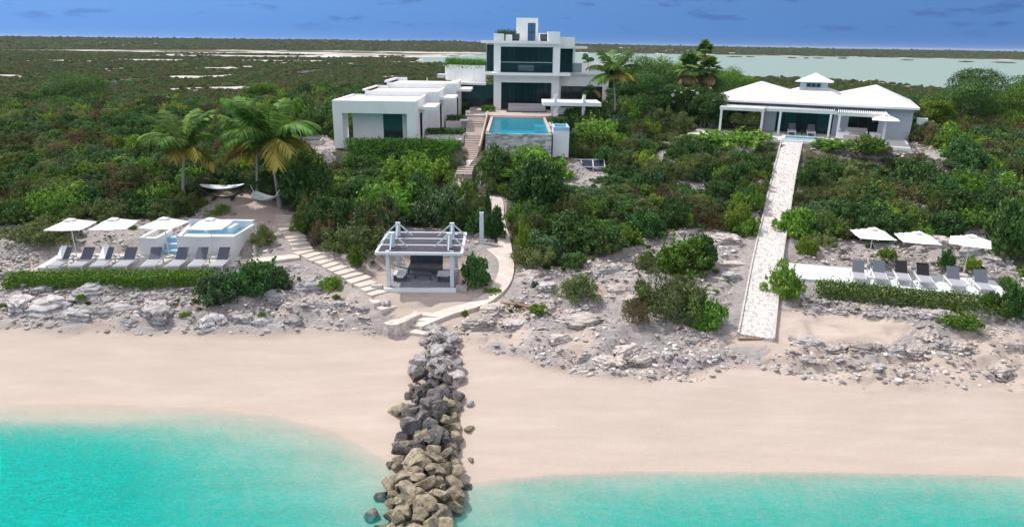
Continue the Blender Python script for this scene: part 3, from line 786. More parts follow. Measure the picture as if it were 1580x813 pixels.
def slab_steps(name, label, pts, w, depth, lift=0.10, gap=0.0):
    D = []; acc = 0
    seglen = [hypot(b[0] - a[0], b[1] - a[1]) for a, b in zip(pts[:-1], pts[1:])]; tot = sum(seglen); n = int(tot / (depth + gap))
    t = thing(name, label, 'steps', (*pts[0], ZG(*pts[0])))
    for i in range(n):
        s = (i + 0.5) / n * tot; k = 0
        while k < len(seglen) - 1 and s > seglen[k]: s -= seglen[k]; k += 1
        a, b = np.array(pts[k]), np.array(pts[k + 1]); d = (b - a) / np.linalg.norm(b - a); p = a + d * s; q = np.array([-d[1], d[0]])
        ww = w * random.uniform(0.92, 1.1); dd = tot / n * 0.5 + 0.02
        z = float(base_h(np.array([p[0]]), np.array([p[1]]))[0]) + lift
        poly = [tuple(p + d * dd * sx + q * ww / 2 * sy + np.array([random.uniform(-.09, .09), random.uniform(-.09, .09)])) for sx, sy in ((-1, -1), (1, -1), (1, 1), (-1, 1))]
        MB().prism(poly, z - 0.4, z).build('step', 'step', t, True)
    return t


slab_steps('stone_steps', 'pale stone steps running down the rocks from the palms to the beach pergola', PATH_L, 1.15, 0.62, 0.07)
BST = slab_steps('beach_steps', 'broad stone steps between the curved path and the sand', [(-4.3, 32.9), (-4.9, 31.3)], 1.5, 0.42, 0.08)
lw = MB()
lwp = [(-6.35, 31.35), (-6.1, 31.1), (-5.6, 31.15), (-5.2, 31.7), (-4.6, 32.7), (-4.9, 32.9), (-5.5, 32.1), (-6.0, 31.75)]
lw.prism(lwp, 0.7, 1.75)
tag(lw.build('low_wall', 'r_pale'), 'low curved masonry wall beside the beach steps', 'wall')

# ------------------------------------------------------------------ main villa
VL = thing('modern_villa', 'large white modern flat roofed villa with glass fronted upper storey', 'villa', (0, 71, 8.6))
vp = lambda n, mb, mt, par=None: mb.build(n, mt, par or VL, True)
vp('terrace_floor', MB().box(-4.6, 10.5, 66.6, 84, 8.2, 8.6), 'paver')
# lower portal
for x0, x1 in ((-2.1, -1.35), (3.75, 4.5)):
    vp('column', MB().box(x0, x1, 71, 72.0, 8.6, 12.05), 'stucco')
vp('lintel', MB().box(-1.35, 3.75, 71, 72.0, 11.32, 12.05), 'stucco')
vp('floor_slab', MB().box(-2.95, 5.52, 69.9, 77.8, 12.05, 12.28), 'stucco')
for x0, x1 in ((-2.1, -1.42), (3.8, 4.5)):
    vp('column', MB().box(x0, x1, 70.9, 71.9, 12.28, 15.05), 'stucco')
vp('lintel', MB().box(-1.42, 3.8, 70.9, 71.9, 14.74, 15.05), 'stucco')
vp('roof_slab', MB().box(-3.35, 4.5, 70.3, 79, 15.05, 15.30), 'roofwhite')
vp('roof_slab', MB().box(4.5, 7.45, 73.6, 80, 14.62, 14.86), 'roofwhite')
vp('roof_block', MB().box(4.5, 6.15, 73.8, 79, 14.86, 15.75), 'stucco')
# body walls
vp('wall', MB().box(-2.1, -1.95, 72.0, 79, 8.6, 15.05).box(4.35, 4.5, 72.0, 74.3, 8.6, 12.05).box(6.0, 6.25, 73.9, 79, 12.28, 14.62).box(-2.1, 6.25, 78.8, 79, 8.6, 15.05), 'stucco')
vp('interior_wall', MB().box(-1.9, 4.3, 77.0, 77.2, 8.6, 15.0).box(-1.9, 4.3, 72.8, 77.0, 8.56, 8.63).box(-1.9, 4.3, 72.4, 77, 12.29, 12.33), 'interior')
vp('interior_door', MB().box(0.75, 1.75, 76.9, 76.98, 12.35, 14.6).box(0.6, 2.3, 76.85, 76.95, 8.65, 11.2), 'interior_dark')
for zz, z1 in ((12.34, 14.7), (8.64, 11.3)):
    for (xa, xb) in ((-1.35, 0.1), (2.3, 3.7)):
        cu = MB(); n = 12
        for i in range(n):
            xx = xa + (xb - xa) * i / n
            cu.box(xx, xx + (xb - xa) / n * 1.02, 72.55 + 0.04 * (i % 2), 72.6 + 0.04 * (i % 2), zz, z1)
        vp('curtain', cu, 'curtain')
bd = thing('balcony_daybed', 'white daybed on the upper balcony behind the glass balustrade', 'daybed', (1.15, 71.7, 12.29))
MB().box(0.35, 1.95, 71.4, 72.0, 12.42, 12.72).build('mattress', 'linen', bd, True)
MB().box(0.35, 1.95, 71.86, 72.02, 12.72, 12.98).build('backrest', 'linen', bd, True)
MB().box(0.38, 1.92, 71.45, 71.95, 12.30, 12.42).build('base', 'timber_dark', bd, True)


def glazing(par, x0, x1, y, z0, z1, nx, mat='glass', nz=1, frame=0.05, name='window', vpf=vp):
    fr = MB().box(x0, x1, y - 0.05, y + 0.05, z0, z0 + frame).box(x0, x1, y - 0.05, y + 0.05, z1 - frame, z1)
    for i in range(nx + 1):
        xx = x0 + (x1 - x0 - frame) * i / nx; fr.box(xx, xx + frame, y - 0.048, y + 0.048, z0 + frame, z1 - frame)
    f = vpf(name, fr, 'dark_frame', par)
    vpf('pane', MB().box(x0 + 0.02, x1 - 0.02, y - 0.01, y + 0.01, z0 + 0.02, z1 - 0.02), mat, f)
    return f


glazing(VL, -1.42, 3.8, 72.2, 12.29, 14.74, 6)
glazing(VL, -1.35, 3.75, 72.3, 8.61, 11.32, 6)
glazing(VL, 4.52, 6.0, 74.2, 12.3, 14.62, 2)
glazing(VL, -2.9, -2.12, 73.2, 12.3, 14.9, 1)
vp('rear_room', MB().box(4.5, 6.0, 74.3, 78.7, 12.3, 14.6), 'interior_dark')
vp('wall', MB().box(-2.95, -2.12, 73.3, 79, 12.3, 15.04), 'stucco')
bal = vp('balustrade', MB().box(-1.42, 3.8, 71.2, 71.23, 12.3, 13.25), 'glass_clear')
vp('handrail', MB().box(-1.42, 3.8, 71.18, 71.25, 13.25, 13.29), 'alu', bal)
bal = vp('balustrade', MB().box(4.52, 6.9, 73.0, 73.03, 12.3, 13.2).box(4.52, 4.55, 71.2, 73.0, 12.3, 13.2), 'glass_clear')
bal = vp('balustrade', MB().box(-2.93, -2.9, 70.2, 73.0, 12.3, 13.2), 'glass_clear')
# roof terrace
vp('parapet', MB().box(-2.1, -1.1, 70.5, 71.6, 15.30, 15.95), 'stucco')
vp('parapet', MB().box(-0.95, -0.3, 71.2, 71.5, 15.30, 15.88).box(-2.1, -1.95, 71.6, 78.8, 15.3, 15.9), 'stucco')
vp('parapet', MB().box(3.22, 4.4, 70.5, 72.0, 15.30, 16.2).box(4.25, 4.4, 72.0, 78.8, 15.3, 16.0), 'stucco')
vp('parapet', MB().box(2.4, 3.2, 74.0, 74.2, 15.30, 16.1), 'stucco')
for i_, x_ in enumerate((-0.3, 2.5)):
    t = thing('roof_chair', ('dark chair on the roof terrace left of the roof tower', 'dark chair on the roof terrace right of the roof tower')[i_], 'chair', (x_ + 0.37, 72, 15.3))
    MB().box(x_, x_ + 0.75, 72.2, 72.35, 15.6, 16.0).build('backrest', 'sling_back', t, True)
    MB().box(x_, x_ + 0.75, 71.7, 72.36, 15.5, 15.6).build('seat', 'sling_back', t, True)
    MB().box(x_ + 0.04, x_ + 0.71, 71.76, 72.3, 15.305, 15.5).build('base', 'dark_frame', t, True)
tw = vp('roof_tower', MB().box(0.1, 1.3, 74.8, 77.2, 15.3, 17.58).box(2.1, 2.36, 74.8, 77.2, 15.3, 17.58).box(1.3, 2.1, 74.8, 77.2, 17.1, 17.58), 'stucco')
vp('door', MB().box(1.3, 1.36, 74.9, 74.98, 15.32, 17.1).box(1.67, 1.73, 74.9, 74.98, 15.32, 17.1).box(2.04, 2.1, 74.9, 74.98, 15.32, 17.1).box(1.36, 2.04, 74.9, 74.98, 16.15, 16.22), 'dark_frame', tw)
vp('pane', MB().box(1.31, 2.09, 74.93, 74.95, 15.33, 17.08), 'glass_clear', tw)
# right wing
vp('wall', MB().box(4.5, 9.9, 74.3, 74.6, 10.85, 12.05).box(9.7, 9.95, 74.6, 84, 8.6, 12.05).box(4.5, 9.9, 83.8, 84, 8.6, 12.05).box(4.5, 4.9, 74.3, 74.6, 8.6, 10.85).box(9.3, 9.7, 74.3, 74.6, 8.6, 10.85), 'stucco')
vp('flat_roof', MB().box(4.5, 10.2, 74.0, 84, 12.05, 12.25), 'roofwhite')
vp('parapet', MB().box(6.45, 7.8, 75.8, 76.0, 12.25, 13.2).box(10.0, 10.2, 74.2, 84, 12.25, 13.1), 'stucco')
vp('parapet', MB().box(7.8, 9.99, 74.0, 74.2, 12.25, 12.95), 'stucco')
vp('parapet', MB().box(7.9, 10.0, 76.2, 76.4, 12.25, 13.25), 'stucco')
glazing(VL, 4.9, 9.3, 74.5, 8.61, 10.85, 4, 'glass_black')
# left curved wall with planted roof and dark glazed hall below
arc = [(-7.7, 79.5), (-7.55, 78.2), (-7.1, 77.0), (-6.4, 76.0), (-5.5, 75.2), (-4.3, 74.5), (-3.0, 74.0)]
cw = MB()
for a, b in zip(arc[:-1], arc[1:]): cw.bar((*a, 11.98), (*b, 11.98), 0.2, 1.66)
vp('curved_wall', cw, 'stucco')
vp('roof_slab', MB().prism(arc + [(-3.0, 79.5)], 12.55, 12.7), 'roofwhite')
vp('canopy', MB().prism([(-7.0, 77.0), (-5.9, 73.6), (-2.95, 72.7), (-2.95, 79), (-7.0, 79)], 10.9, 11.14), 'stucco')
vp('wall', MB().box(-7.5, -5.7, 78, 78.2, 8.4, 11.1), 'stucco')
glazing(VL, -5.7, -2.15, 74.3, 8.4, 10.9, 5, 'glass_black')
vp('canopy_block', MB().box(-8.6, -7.8, 78.6, 80, 11.3, 11.7), 'roofwhite')
# stepped guest wing of three modules
mods = [(-14.1, -7.65, 54.0, 61.0, 7.0, 10.68), (-13.2, -6.58, 61.0, 67.0, 7.5, 10.98), (-12.35, -5.55, 67.0, 73.4, 8.0, 11.36)]
for i, (x0, x1, y0, y1, z0, z1) in enumerate(mods):
    if i == 0:
        vp('portal_frame', MB().box(x0, x0 + 0.72, y0, y0 + 1.9, z0, z1).box(x1 - 0.7, x1, y0, y0 + 1.9, z0, z1).box(x0 + 0.72, x1 - 0.7, y0, y0 + 1.9, z1 - 0.95, z1), 'stucco')
        yb = y0 + 1.6
        vp('wall', MB().box(x0 + 1.15, x1 - 2.85, yb, yb + 0.2, z0, z1 - 0.95).box(x1 - 1.3, x1 - 0.7, yb, yb + 0.2, z0, z1 - 0.95).box(x1 - 2.85, x1 - 1.3, yb, yb + 0.2, z1 - 1.15, z1 - 0.95).box(x1 - 2.85, x1 - 1.3, yb, yb + 0.2, z0, z0 + 0.62)
           .box(x0 + 1.15, x0 + 1.35, yb + 0.2, y1, z0, z1 - 0.6), 'stucco')
        glazing(VL, x1 - 2.85, x1 - 1.3, yb + 0.08, z0 + 0.62, z1 - 1.15, 1, 'glass_black', frame=0.07)
        ys = y0 + 1.9
    else:
        vp('wall', MB().box(x0, x1, y0, y0 + 0.2, z0, z1), 'stucco'); ys = y0 + 0.2
        vp('wall', MB().box(x0, x0 + 0.2, ys, y1, z0, z1), 'stucco')
    # right side wall with a tall dark door
    vp('wall', MB().box(x1 - 0.2, x1, ys, ys + 0.5, z0, z1).box(x1 - 0.2, x1, ys + 1.75, y1, z0, z1).box(x1 - 0.2, x1, ys + 0.5, ys + 1.75, z1 - 1.15, z1), 'stucco')
    dr = vp('door', MB().box(x1 - 0.16, x1 - 0.08, ys + 0.5, ys + 1.75, z0, z1 - 1.15), 'glass_black')
    vp('door_frame', MB().box(x1 - 0.07, x1 + 0.03, ys + 1.09, ys + 1.16, z0, z1 - 1.15).box(x1 - 0.07, x1 + 0.03, ys + 0.5, ys + 0.57, z0, z1 - 1.15).box(x1 - 0.07, x1 + 0.03, ys + 1.68, ys + 1.75, z0, z1 - 1.15), 'dark_frame', dr)
    # roof deck sunk behind a thin parapet
    vp('flat_roof', MB().box(x0 + 0.2, x1 - 0.2, ys, y1, z1 - 0.32, z1 - 0.14), 'roofwhite')
    up_ = (0.001, 0.13, 0.2)[i]
    vp('parapet', MB().box(x0 - 0.002, x0 + 0.2, ys - (0.2 if i else 0), y1, z1 - 0.5, z1 + up_).box(x0 + 0.2, x0 + 1.2, y1 - 0.2, y1 - 0.01, z1 - 0.3, z1 + up_), 'stucco')
    vp('parapet', MB().box(x1 - 0.2, x1 - 0.001, ys + 0.01, y1, z1 - 0.02, z1 + 0.02), 'stucco')
    cy0 = y0 + (1.7 if i == 0 else 0.6)
    vp('canopy', MB().box(x1 + 0.002, x1 + 1.35, cy0, cy0 + 3.6, z1 - 0.76, z1 - 0.54), 'roofwhite')
    vp('roof_pipe', MB().tube([(x0 + 3.4, y1 - 1.2, z1 - 0.2), (x0 + 3.4, y1 - 1.2, z1 + 0.25)], 0.04, 6), 'alu')
    vp('base_wall', MB().box(x0 - 0.02, x1 + 0.02, y0 + 0.3, y1, z0 - 1.2, z0 + 0.001), 'concrete')
# pool pergola
PG = thing('pool_pergola', 'white flat canopy on four posts at the right of the long pool', 'pergola', (5.2, 65, 8.6))
for x in (3.72, 6.3):
    for y in (63.4, 66.4): MB().box(x - 0.15, x + 0.15, y - 0.15, y + 0.15, 8.4, 9.74).build('post', 'white_paint', PG, True)
    MB().add([(x - 0.12, 62.9, 10.06), (x - 0.12, 64.4, 10.06), (x - 0.12, 63.3, 10.72), (x - 0.12, 62.95, 10.72), (x + 0.12, 62.9, 10.06), (x + 0.12, 64.4, 10.06), (x + 0.12, 63.3, 10.72), (x + 0.12, 62.95, 10.72)],
             [(0, 1, 2, 3), (7, 6, 5, 4), (0, 4, 5, 1), (1, 5, 6, 2), (2, 6, 7, 3), (3, 7, 4, 0)]).build('fin', 'white_paint', PG, True)
pgr = MB().box(2.6, 7.85, 62.9, 63.1, 9.74, 10.05).box(2.6, 7.85, 66.6, 66.8, 9.74, 10.05).box(2.6, 2.8, 63.1, 66.6, 9.74, 10.05).box(7.65, 7.85, 63.1, 66.6, 9.74, 10.05)
for k in range(16): pgr.box(2.8, 7.65, 63.18 + k * 0.215, 63.32 + k * 0.215, 9.82, 10.03)
pgr.build('canopy', 'white_paint', PG, True)
# outdoor daybed in front of the lower glazing
db = thing('outdoor_sofa', 'long grey cushioned sofa in front of the villa glass doors', 'sofa', (1.2, 69.6, 8.6))
MB().box(-0.6, 3.1, 69.0, 70.2, 8.68, 9.05).build('seat', 'cushion', db, True)
MB().box(-0.6, 3.1, 70.0, 70.25, 9.05, 9.35).build('backrest', 'cushion', db, True)
MB().box(-0.7, 3.2, 68.9, 70.3, 8.6, 8.68).build('base', 'timber_dark', db, True)
for i, (x, y) in enumerate(((5.0, 66.0), (6.9, 65.6))):
    t = thing('garden_sofa', ('white cushioned sofa under the pool pergola, between its posts', 'white cushioned sofa under the right end of pool pergola')[i], 'sofa', (x, y, 8.6))
    MB().box(x - 0.8, x + 0.8, y - 0.4, y + 0.4, 8.75, 9.0).build('seat', 'linen', t, True)
    MB().box(x - 0.8, x + 0.8, y + 0.25, y + 0.42, 9.0, 9.3).build('backrest', 'linen', t, True)
    MB().box(x - 0.8, x + 0.8, y - 0.38, y + 0.38, 8.6, 8.75).build('base', 'timber_dark', t, True)
# long pool
PL = thing('swimming_pool', 'long rectangular blue pool with stacked grey stone front wall', 'pool', (0.4, 60, 6.5))


def stone_wall_mat():
    m, N, L, b = M_('stacked_grey_stone')
    tc = N.new('ShaderNodeNewGeometry'); mp = N.new('ShaderNodeMapping'); mp.inputs['Scale'].default_value = (2.2, 2.2, 7.0); L.new(tc.outputs['Position'], mp.inputs[0])
    vo = N.new('ShaderNodeTexVoronoi'); vo.inputs['Scale'].default_value = 1.0; L.new(mp.outputs[0], vo.inputs['Vector'])
    c = N.new('ShaderNodeValToRGB'); e = c.color_ramp.elements; e[0].color = (0.22, 0.21, 0.22, 1); e[1].color = (0.66, 0.64, 0.65, 1)
    sx = N.new('ShaderNodeSeparateColor'); L.new(vo.outputs['Color'], sx.inputs[0]); L.new(sx.outputs[0], c.inputs[0]); L.new(c.outputs[0], b.inputs['Base Color'])
    b.inputs['Roughness'].default_value = 0.85
    bp = N.new('ShaderNodeBump'); bp.invert = True; bp.inputs['Strength'].default_value = 0.8; L.new(vo.outputs['Distance'], bp.inputs['Height']); L.new(bp.outputs[0], b.inputs['Normal'])
    return m


MAT['stackstone'] = stone_wall_mat()
MAT['pooltile'] = simple('blue_pool_tile', (0.20, 0.50, 0.62), 0.4, 0.4, 0.08, 2)
MAT['spawater'] = water_mat('spa_water', (0.16, 0.46, 0.62), (0.5, 0.08, 0.05), 0.5, 1.2, 0.6, 0.12, False, 0.5, 0.1)
MAT['poolwater'] = water_mat('pool_water', (0.03, 0.40, 0.56), (0.9, 0.10, 0.05), 0.5, 1.2, 0.6, 0.12, False, 0.9, 0.1)
MB().box(-2.2, 2.95, 53.6, 53.95, 6.2, 8.36).build('stone_wall', 'stackstone', PL, True)
MB().box(-2.2, -1.95, 53.95, 65.4, 6.4, 8.5).box(2.75, 2.95, 53.95, 65.4, 6.4, 8.5).box(-1.95, 2.75, 65.1, 65.4, 6.4, 8.5).build('coping', 'paver', PL, True)
MB().box(-1.95, 2.75, 53.95, 65.1, 7.0, 7.3).box(1.9, 2.75, 62.5, 65.1, 7.3, 7.9).build('basin', 'pooltile', PL, True)
w = MB().add([(-1.95, 53.7, 8.37), (2.75, 53.7, 8.37), (2.75, 65.1, 8.37), (-1.95, 65.1, 8.37)], [(0, 1, 2, 3)]).build('water', 'poolwater', PL, True)
vp('pool_deck', MB().box(-4.6, 10.5, 65.4, 66.6, 8.0, 8.59), 'paver')
WB = thing('water_basin', 'white masonry block with a pale blue spill basin beside the pool', 'basin', (3.7, 55.5, 6.5))
MB().box(3.1, 4.36, 54.2, 56.6, 6.3, 8.55).build('block', 'stucco', WB, True)
MB().box(3.1, 4.36, 54.2, 54.4, 8.55, 8.85).box(3.1, 4.36, 56.4, 56.6, 8.55, 8.85).box(3.1, 3.25, 54.4, 56.4, 8.55, 8.85).box(4.21, 4.36, 54.4, 56.4, 8.55, 8.85).build('rim', 'spa_blue', WB, True)
MB().add([(3.25, 54.4, 8.75), (4.21, 54.4, 8.75), (4.21, 56.4, 8.75), (3.25, 56.4, 8.75)], [(0, 1, 2, 3)]).build('water', 'poolwater', WB, True)
# stairs beside the pool
ST = thing('garden_stairs', 'long flight of pale pinkish stairs climbing beside the pool to the villa', 'stairs', (-3.4, 54, 6.2))
n = 34
for i in range(n):
    y = 50.5 + i * (66.6 - 50.5) / n; z = np.interp(y, [50.5, 57, 59, 62.5, 63.5, 66.6], [5.75, 6.95, 7.5, 7.8, 8.2, 8.58])
    cx = np.interp(y, [50.5, 57, 66.6], [-3.7, -3.4, -3.6]); hw = np.interp(y, [50, 56, 58, 67], [0.6, 0.62, 0.72, 0.85])
    MB().box(cx - hw, cx + hw, y, y + (66.6 - 50.5) / n + 0.06, z - 0.8, z).build('step', 'paver', ST, True)
MB().bar((-2.72, 54.4, 7.0), (-2.5, 66.0, 8.7), 0.12, 0.5).build('stair_wall', 'paver', ST, True)
# terraced planters between the wing and the stairs
for i, (x0, x1, y, z) in enumerate(((-7.55, -4.25, 58.9, 7.55), (-6.4, -4.45, 65.1, 8.05))):
    t = MB().box(x0, x1, y, y + 1.2, z - 1.2, z).build('planter_wall', 'stucco')
    tag(t, ('lower white planter wall between guest wing and stairs', 'upper white planter wall between guest wing and stairs')[i], 'planter')
for i, (x0, x1, y, z) in enumerate(((-6.6, -4.4, 57.4, 7.35), (-5.0, -4.2, 63.8, 8.3), (-4.6, -4.2, 66.0, 8.9))):
    t = thing('garden_bench', ('low white bench below the lower planter hedge', 'white bench below the upper planter hedge', 'white block seat at the head of the stairs')[i], 'bench', ((x0 + x1) / 2, y, z - 0.5))
    MB().box(x0, x1, y, y + 0.7, z - 0.14, z).build('seat', 'white_paint', t, True)
    MB().box(x0, x0 + 0.14, y + 0.02, y + 0.68, z - 0.6, z - 0.14).box(x1 - 0.14, x1, y + 0.02, y + 0.68, z - 0.6, z - 0.14).box(x0 + 0.14, x1 - 0.14, y + 0.4, y + 0.66, z - 0.6, z - 0.14).build('base', 'white_paint', t, True)

# ------------------------------------------------------------------ bungalow
BZ = 7.6
BG = thing('hip_roof_bungalow', 'low white bungalow with three hipped roofs and a windowed roof lantern', 'bungalow', (*BO, BZ), ANG)
bp_ = lambda n, mb, mt, par=None: mb.build(n, mt, par or BG)
MAT['wallgrey'] = simple('pale_blue_grey_render', (0.52, 0.56, 0.62), 0.75, 0.2, 0.06, 1)


def pyramid(u0, u1, v0, v1, z, ridge, za):
    (ua, va), (ub, vb) = ridge
    V = [(u0, v0, z), (u1, v0, z), (u1, v1, z), (u0, v1, z), (ua, va, za), (ub, vb, za)]
    return MB().add(V, [(0, 1, 5, 4), (1, 2, 5), (2, 3, 4, 5), (3, 0, 4), (3, 2, 1, 0)])


def seam_roof_mat():
    m, N, L, b = M_('white_standing_seam_roof')
    b.inputs['Base Color'].default_value = (0.60, 0.60, 0.61, 1); b.inputs['Roughness'].default_value = 0.55
    tc = N.new('ShaderNodeTexCoord'); wv = N.new('ShaderNodeTexWave'); wv.inputs['Scale'].default_value = 0.8; wv.inputs['Distortion'].default_value = 0
    L.new(tc.outputs['Object'], wv.inputs['Vector']); pw = N.new('ShaderNodeMath'); pw.operation = 'POWER'; pw.inputs[1].default_value = 12; L.new(wv.outputs[1], pw.inputs[0])
    bp = N.new('ShaderNodeBump'); bp.inputs['Strength'].default_value = 0.3; bp.inputs['Distance'].default_value = 0.03; L.new(pw.outputs[0], bp.inputs['Height']); L.new(bp.outputs[0], b.inputs['Normal'])
    return m


MAT['seam'] = seam_roof_mat()
bp_('roof', pyramid(0.0, 9.4, 0.0, 9.6, 2.72, ((4.35, 4.7), (4.5, 5.1)), 4.27), 'seam')
bp_('roof', pyramid(9.5, 17.75, 0.0, 11.6, 2.73, ((14.4, 4.9), (14.5, 6.6)), 4.24), 'seam')
cr_ = MB(); V = [(4.6, -0.04, 2.725), (13.2, -0.04, 2.725), (13.2, 9.5, 2.725), (4.6, 9.5, 2.725), (8.0, 3.1, 3.85), (10.4, 3.1, 3.85), (10.4, 5.9, 3.85), (8.0, 5.9, 3.85)]
cr_.add(V, [(0, 1, 5, 4), (1, 2, 6, 5), (2, 3, 7, 6), (3, 0, 4, 7), (4, 5, 6, 7)])
bp_('roof', cr_, 'seam')
fs = MB().box(-0.05, 17.8, -0.07, 0.03, 2.56, 2.73).box(-0.05, 0.05, 0.03, 9.6, 2.56, 2.73).box(17.7, 17.8, 0.03, 11.6, 2.56, 2.73)
bp_('fascia', fs, 'white_paint')
bp_('soffit', MB().box(0.05, 17.7, 0.03, 9.4, 2.60, 2.66), 'wallgrey')
cu_ = bp_('roof_lantern', MB().box(8.05, 10.35, 3.2, 5.8, 3.5, 4.45), 'wallgrey')
bp_('roof', pyramid(7.55, 10.85, 2.7, 6.3, 4.43, ((9.2, 4.4), (9.2, 4.6)), 5.22), 'seam', cu_)
for k in range(3):
    f = bp_('window', MB().box(8.6 + k * 0.42, 8.96 + k * 0.42, 3.15, 3.19, 3.98, 4.30), 'glass_black', cu_)
bp_('lantern_sill', MB().box(8.0, 10.4, 3.12, 3.19, 3.82, 3.9), 'white_paint', cu_)
# walls
wl = MB()
for u0, u1 in ((0.4, 1.5), (5.0, 6.45), (11.3, 12.55), (14.95, 17.5)): wl.box(u0, u1, 1.2, 1.45, -0.3, 2.6)
wl.box(1.5, 5.0, 1.2, 1.45, 2.2, 2.6).box(6.45, 11.3, 1.2, 1.45, 2.25, 2.6).box(12.55, 14.95, 1.2, 1.45, 2.2, 2.6)
wl.box(0.4, 0.65, 1.45, 9.2, -0.3, 2.6).box(17.25, 17.5, 1.45, 11.2, -0.3, 2.6).box(0.65, 17.25, 9.0, 9.2, -0.3, 2.6)
bp_('wall', wl, 'wallgrey')
bp_('interior_wall', MB().box(0.7, 17.2, 6.0, 6.1, -0.2, 2.58).box(0.7, 17.2, 1.5, 6.0, -0.05, 0.01), 'interior')
bpf = lambda n, mb, mt, par=None: mb.build(n, mt, par or BG)
glazing(BG, 1.5, 5.0, 1.35, 0.0, 2.2, 4, 'glass_black', vpf=bpf, name='glass_door')
glazing(BG, 6.45, 8.1, 1.35, 0.0, 2.25, 2, 'glass_teal', vpf=bpf, name='glass_door')
glazing(BG, 10.0, 11.3, 1.35, 0.0, 2.25, 1, 'glass_teal', vpf=bpf, name='glass_door')
glazing(BG, 8.1, 10.0, 1.42, 0.0, 2.25, 2, 'glass', vpf=bpf, name='glass_door')
glazing(BG, 12.55, 14.95, 1.35, 0.0, 2.2, 3, 'glass', vpf=bpf, name='glass_door')
cu = MB()
for i in range(10): cu.box(10.1 + i * 0.115, 10.2 + i * 0.115, 1.7 + 0.06 * (i % 2), 1.74 + 0.06 * (i % 2), 0.05, 2.2)
bp_('curtain', cu, 'curtain')
bp_('kitchen_unit', MB().box(8.3, 9.8, 5.5, 5.95, 0.05, 0.9).box(8.6, 9.4, 5.8, 5.98, 1.3, 1.9), 'timber')
bp_('wing_wall', MB().box(17.9, 18.7, 1.6, 2.4, -0.4, 1.75), 'white_paint')
bp_('side_wall', MB().box(-0.35, -0.1, 0.6, 3.5, -0.3, 1.4), 'white_paint')
# verandah pergolas
for (u0, u1, v0, posts) in ((1.9, 5.75, -2.6, (2.05, 5.6)), (5.8, 11.55, -1.6, (7.0, 11.1)), (11.6, 15.5, -2.6, (11.8, 15.3))):
    t = MB().box(u0, u1, v0, v0 + 0.12, 2.0, 2.2)
    ns = int((u1 - u0) / 0.16)
    for k in range(ns): t.box(u0 + k * 0.16, u0 + k * 0.16 + 0.07, v0 - 0.25, 1.15, 2.201, 2.31)
    t.box(u0, u1, 0.2, 0.3, 2.02, 2.2)
    pr = bp_('verandah_rafters', t, 'white_paint')
    for u in posts: bp_('post', MB().box(u - 0.09, u + 0.09, v0 - 0.03, v0 + 0.15, -0.1, 1.999), 'white_paint', pr)
bp_('terrace_floor', MB().box(-0.3, 17.2, -5.3, 1.2, -0.9, 0.0), 'deck_tile')
bp_('terrace_edge', MB().box(6.6, 17.2, -5.5, -5.302, -1.0, 0.02), 'white_paint')
tb_ = thing('side_table', 'small dark table between the two loungers before the bungalow glass doors', 'side table', (*(BO + 8.95 * BU - 0.9 * BV), BZ), ANG)
MB().box(-0.25, 0.25, -0.25, 0.25, 0.36, 0.41).build('table_top', 'timber_dark', tb_)
MB().box(-0.05, 0.05, -0.05, 0.05, 0, 0.36).build('leg', 'timber_dark', tb_)
pb = thing('plunge_pool', 'small blue plunge pool on the bungalow terrace at the head of the pebble path', 'pool', (*(BO + 9.2 * BU - 4.0 * BV), BZ), ANG)
MB().box(-1.6, 1.6, -1.1, -0.9, 0, 0.14).box(-1.6, 1.6, 0.9, 1.1, 0, 0.14).box(-1.6, -1.4, -0.9, 0.9, 0, 0.14).box(1.4, 1.6, -0.9, 0.9, 0, 0.14).build('rim', 'deck_aqua', pb)
MAT['plunge'] = water_mat('plunge_water', (0.05, 0.24, 0.36), (0.3, 0.05, 0.08), 3.0, 1.3, 0.6, 0.12, False, 3.0, 0.2)
MB().add([(-1.4, -0.9, 0.09), (1.4, -0.9, 0.09), (1.4, 0.9, 0.09), (-1.4, 0.9, 0.09)], [(0, 1, 2, 3)]).build('water', 'plunge', pb)


def bloc(u, v, z=0): return (*(BO + u * BU + v * BV), BZ + z)

# ------------------------------------------------------------------ furniture prototypes


def make_lounger(label, cat, loc, rz, group, back='sling_back', towel=False):
    t = thing('sun_lounger', label, cat, loc, rz, group)          # head towards +y
    f = MB().bar((-0.32, 0, 0.33), (-0.32, 1.95, 0.33), 0.06, 0.07).bar((0.32, 0, 0.33), (0.32, 1.95, 0.33), 0.06, 0.07).bar((-0.32, 0.02, 0.33), (0.32, 0.02, 0.33), 0.05, 0.07).bar((-0.32, 1.93, 0.33), (0.32, 1.93, 0.33), 0.05, 0.07)
    f.build('frame', 'alu', t)
    for x in (-0.31, 0.31):
        for y in (0.05, 1.6): MB().box(x - 0.03, x + 0.03, y - 0.03, y + 0.03, 0, 0.295).build('leg', 'alu', t)
    MB().box(-0.29, 0.29, 0.03, 1.18, 0.355, 0.385).build('seat', 'sling', t)
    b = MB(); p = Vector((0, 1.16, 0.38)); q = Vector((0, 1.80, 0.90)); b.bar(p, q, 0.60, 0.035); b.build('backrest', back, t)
    MB().bar((-0.27, 1.5, 0.62), (-0.27, 1.85, 0.35), 0.03).bar((0.27, 1.5, 0.62), (0.27, 1.85, 0.35), 0.03).build('support', 'alu', t)
    if towel:
        tb = MB(); tb.bar((-0.14, 1.06, 0.42), (-0.14, 1.82, 0.97), 0.32, 0.05).bar((-0.14, 1.80, 0.97), (-0.14, 2.0, 0.5), 0.31, 0.03)
        tb.build('towel', 'towel', t)
    return t


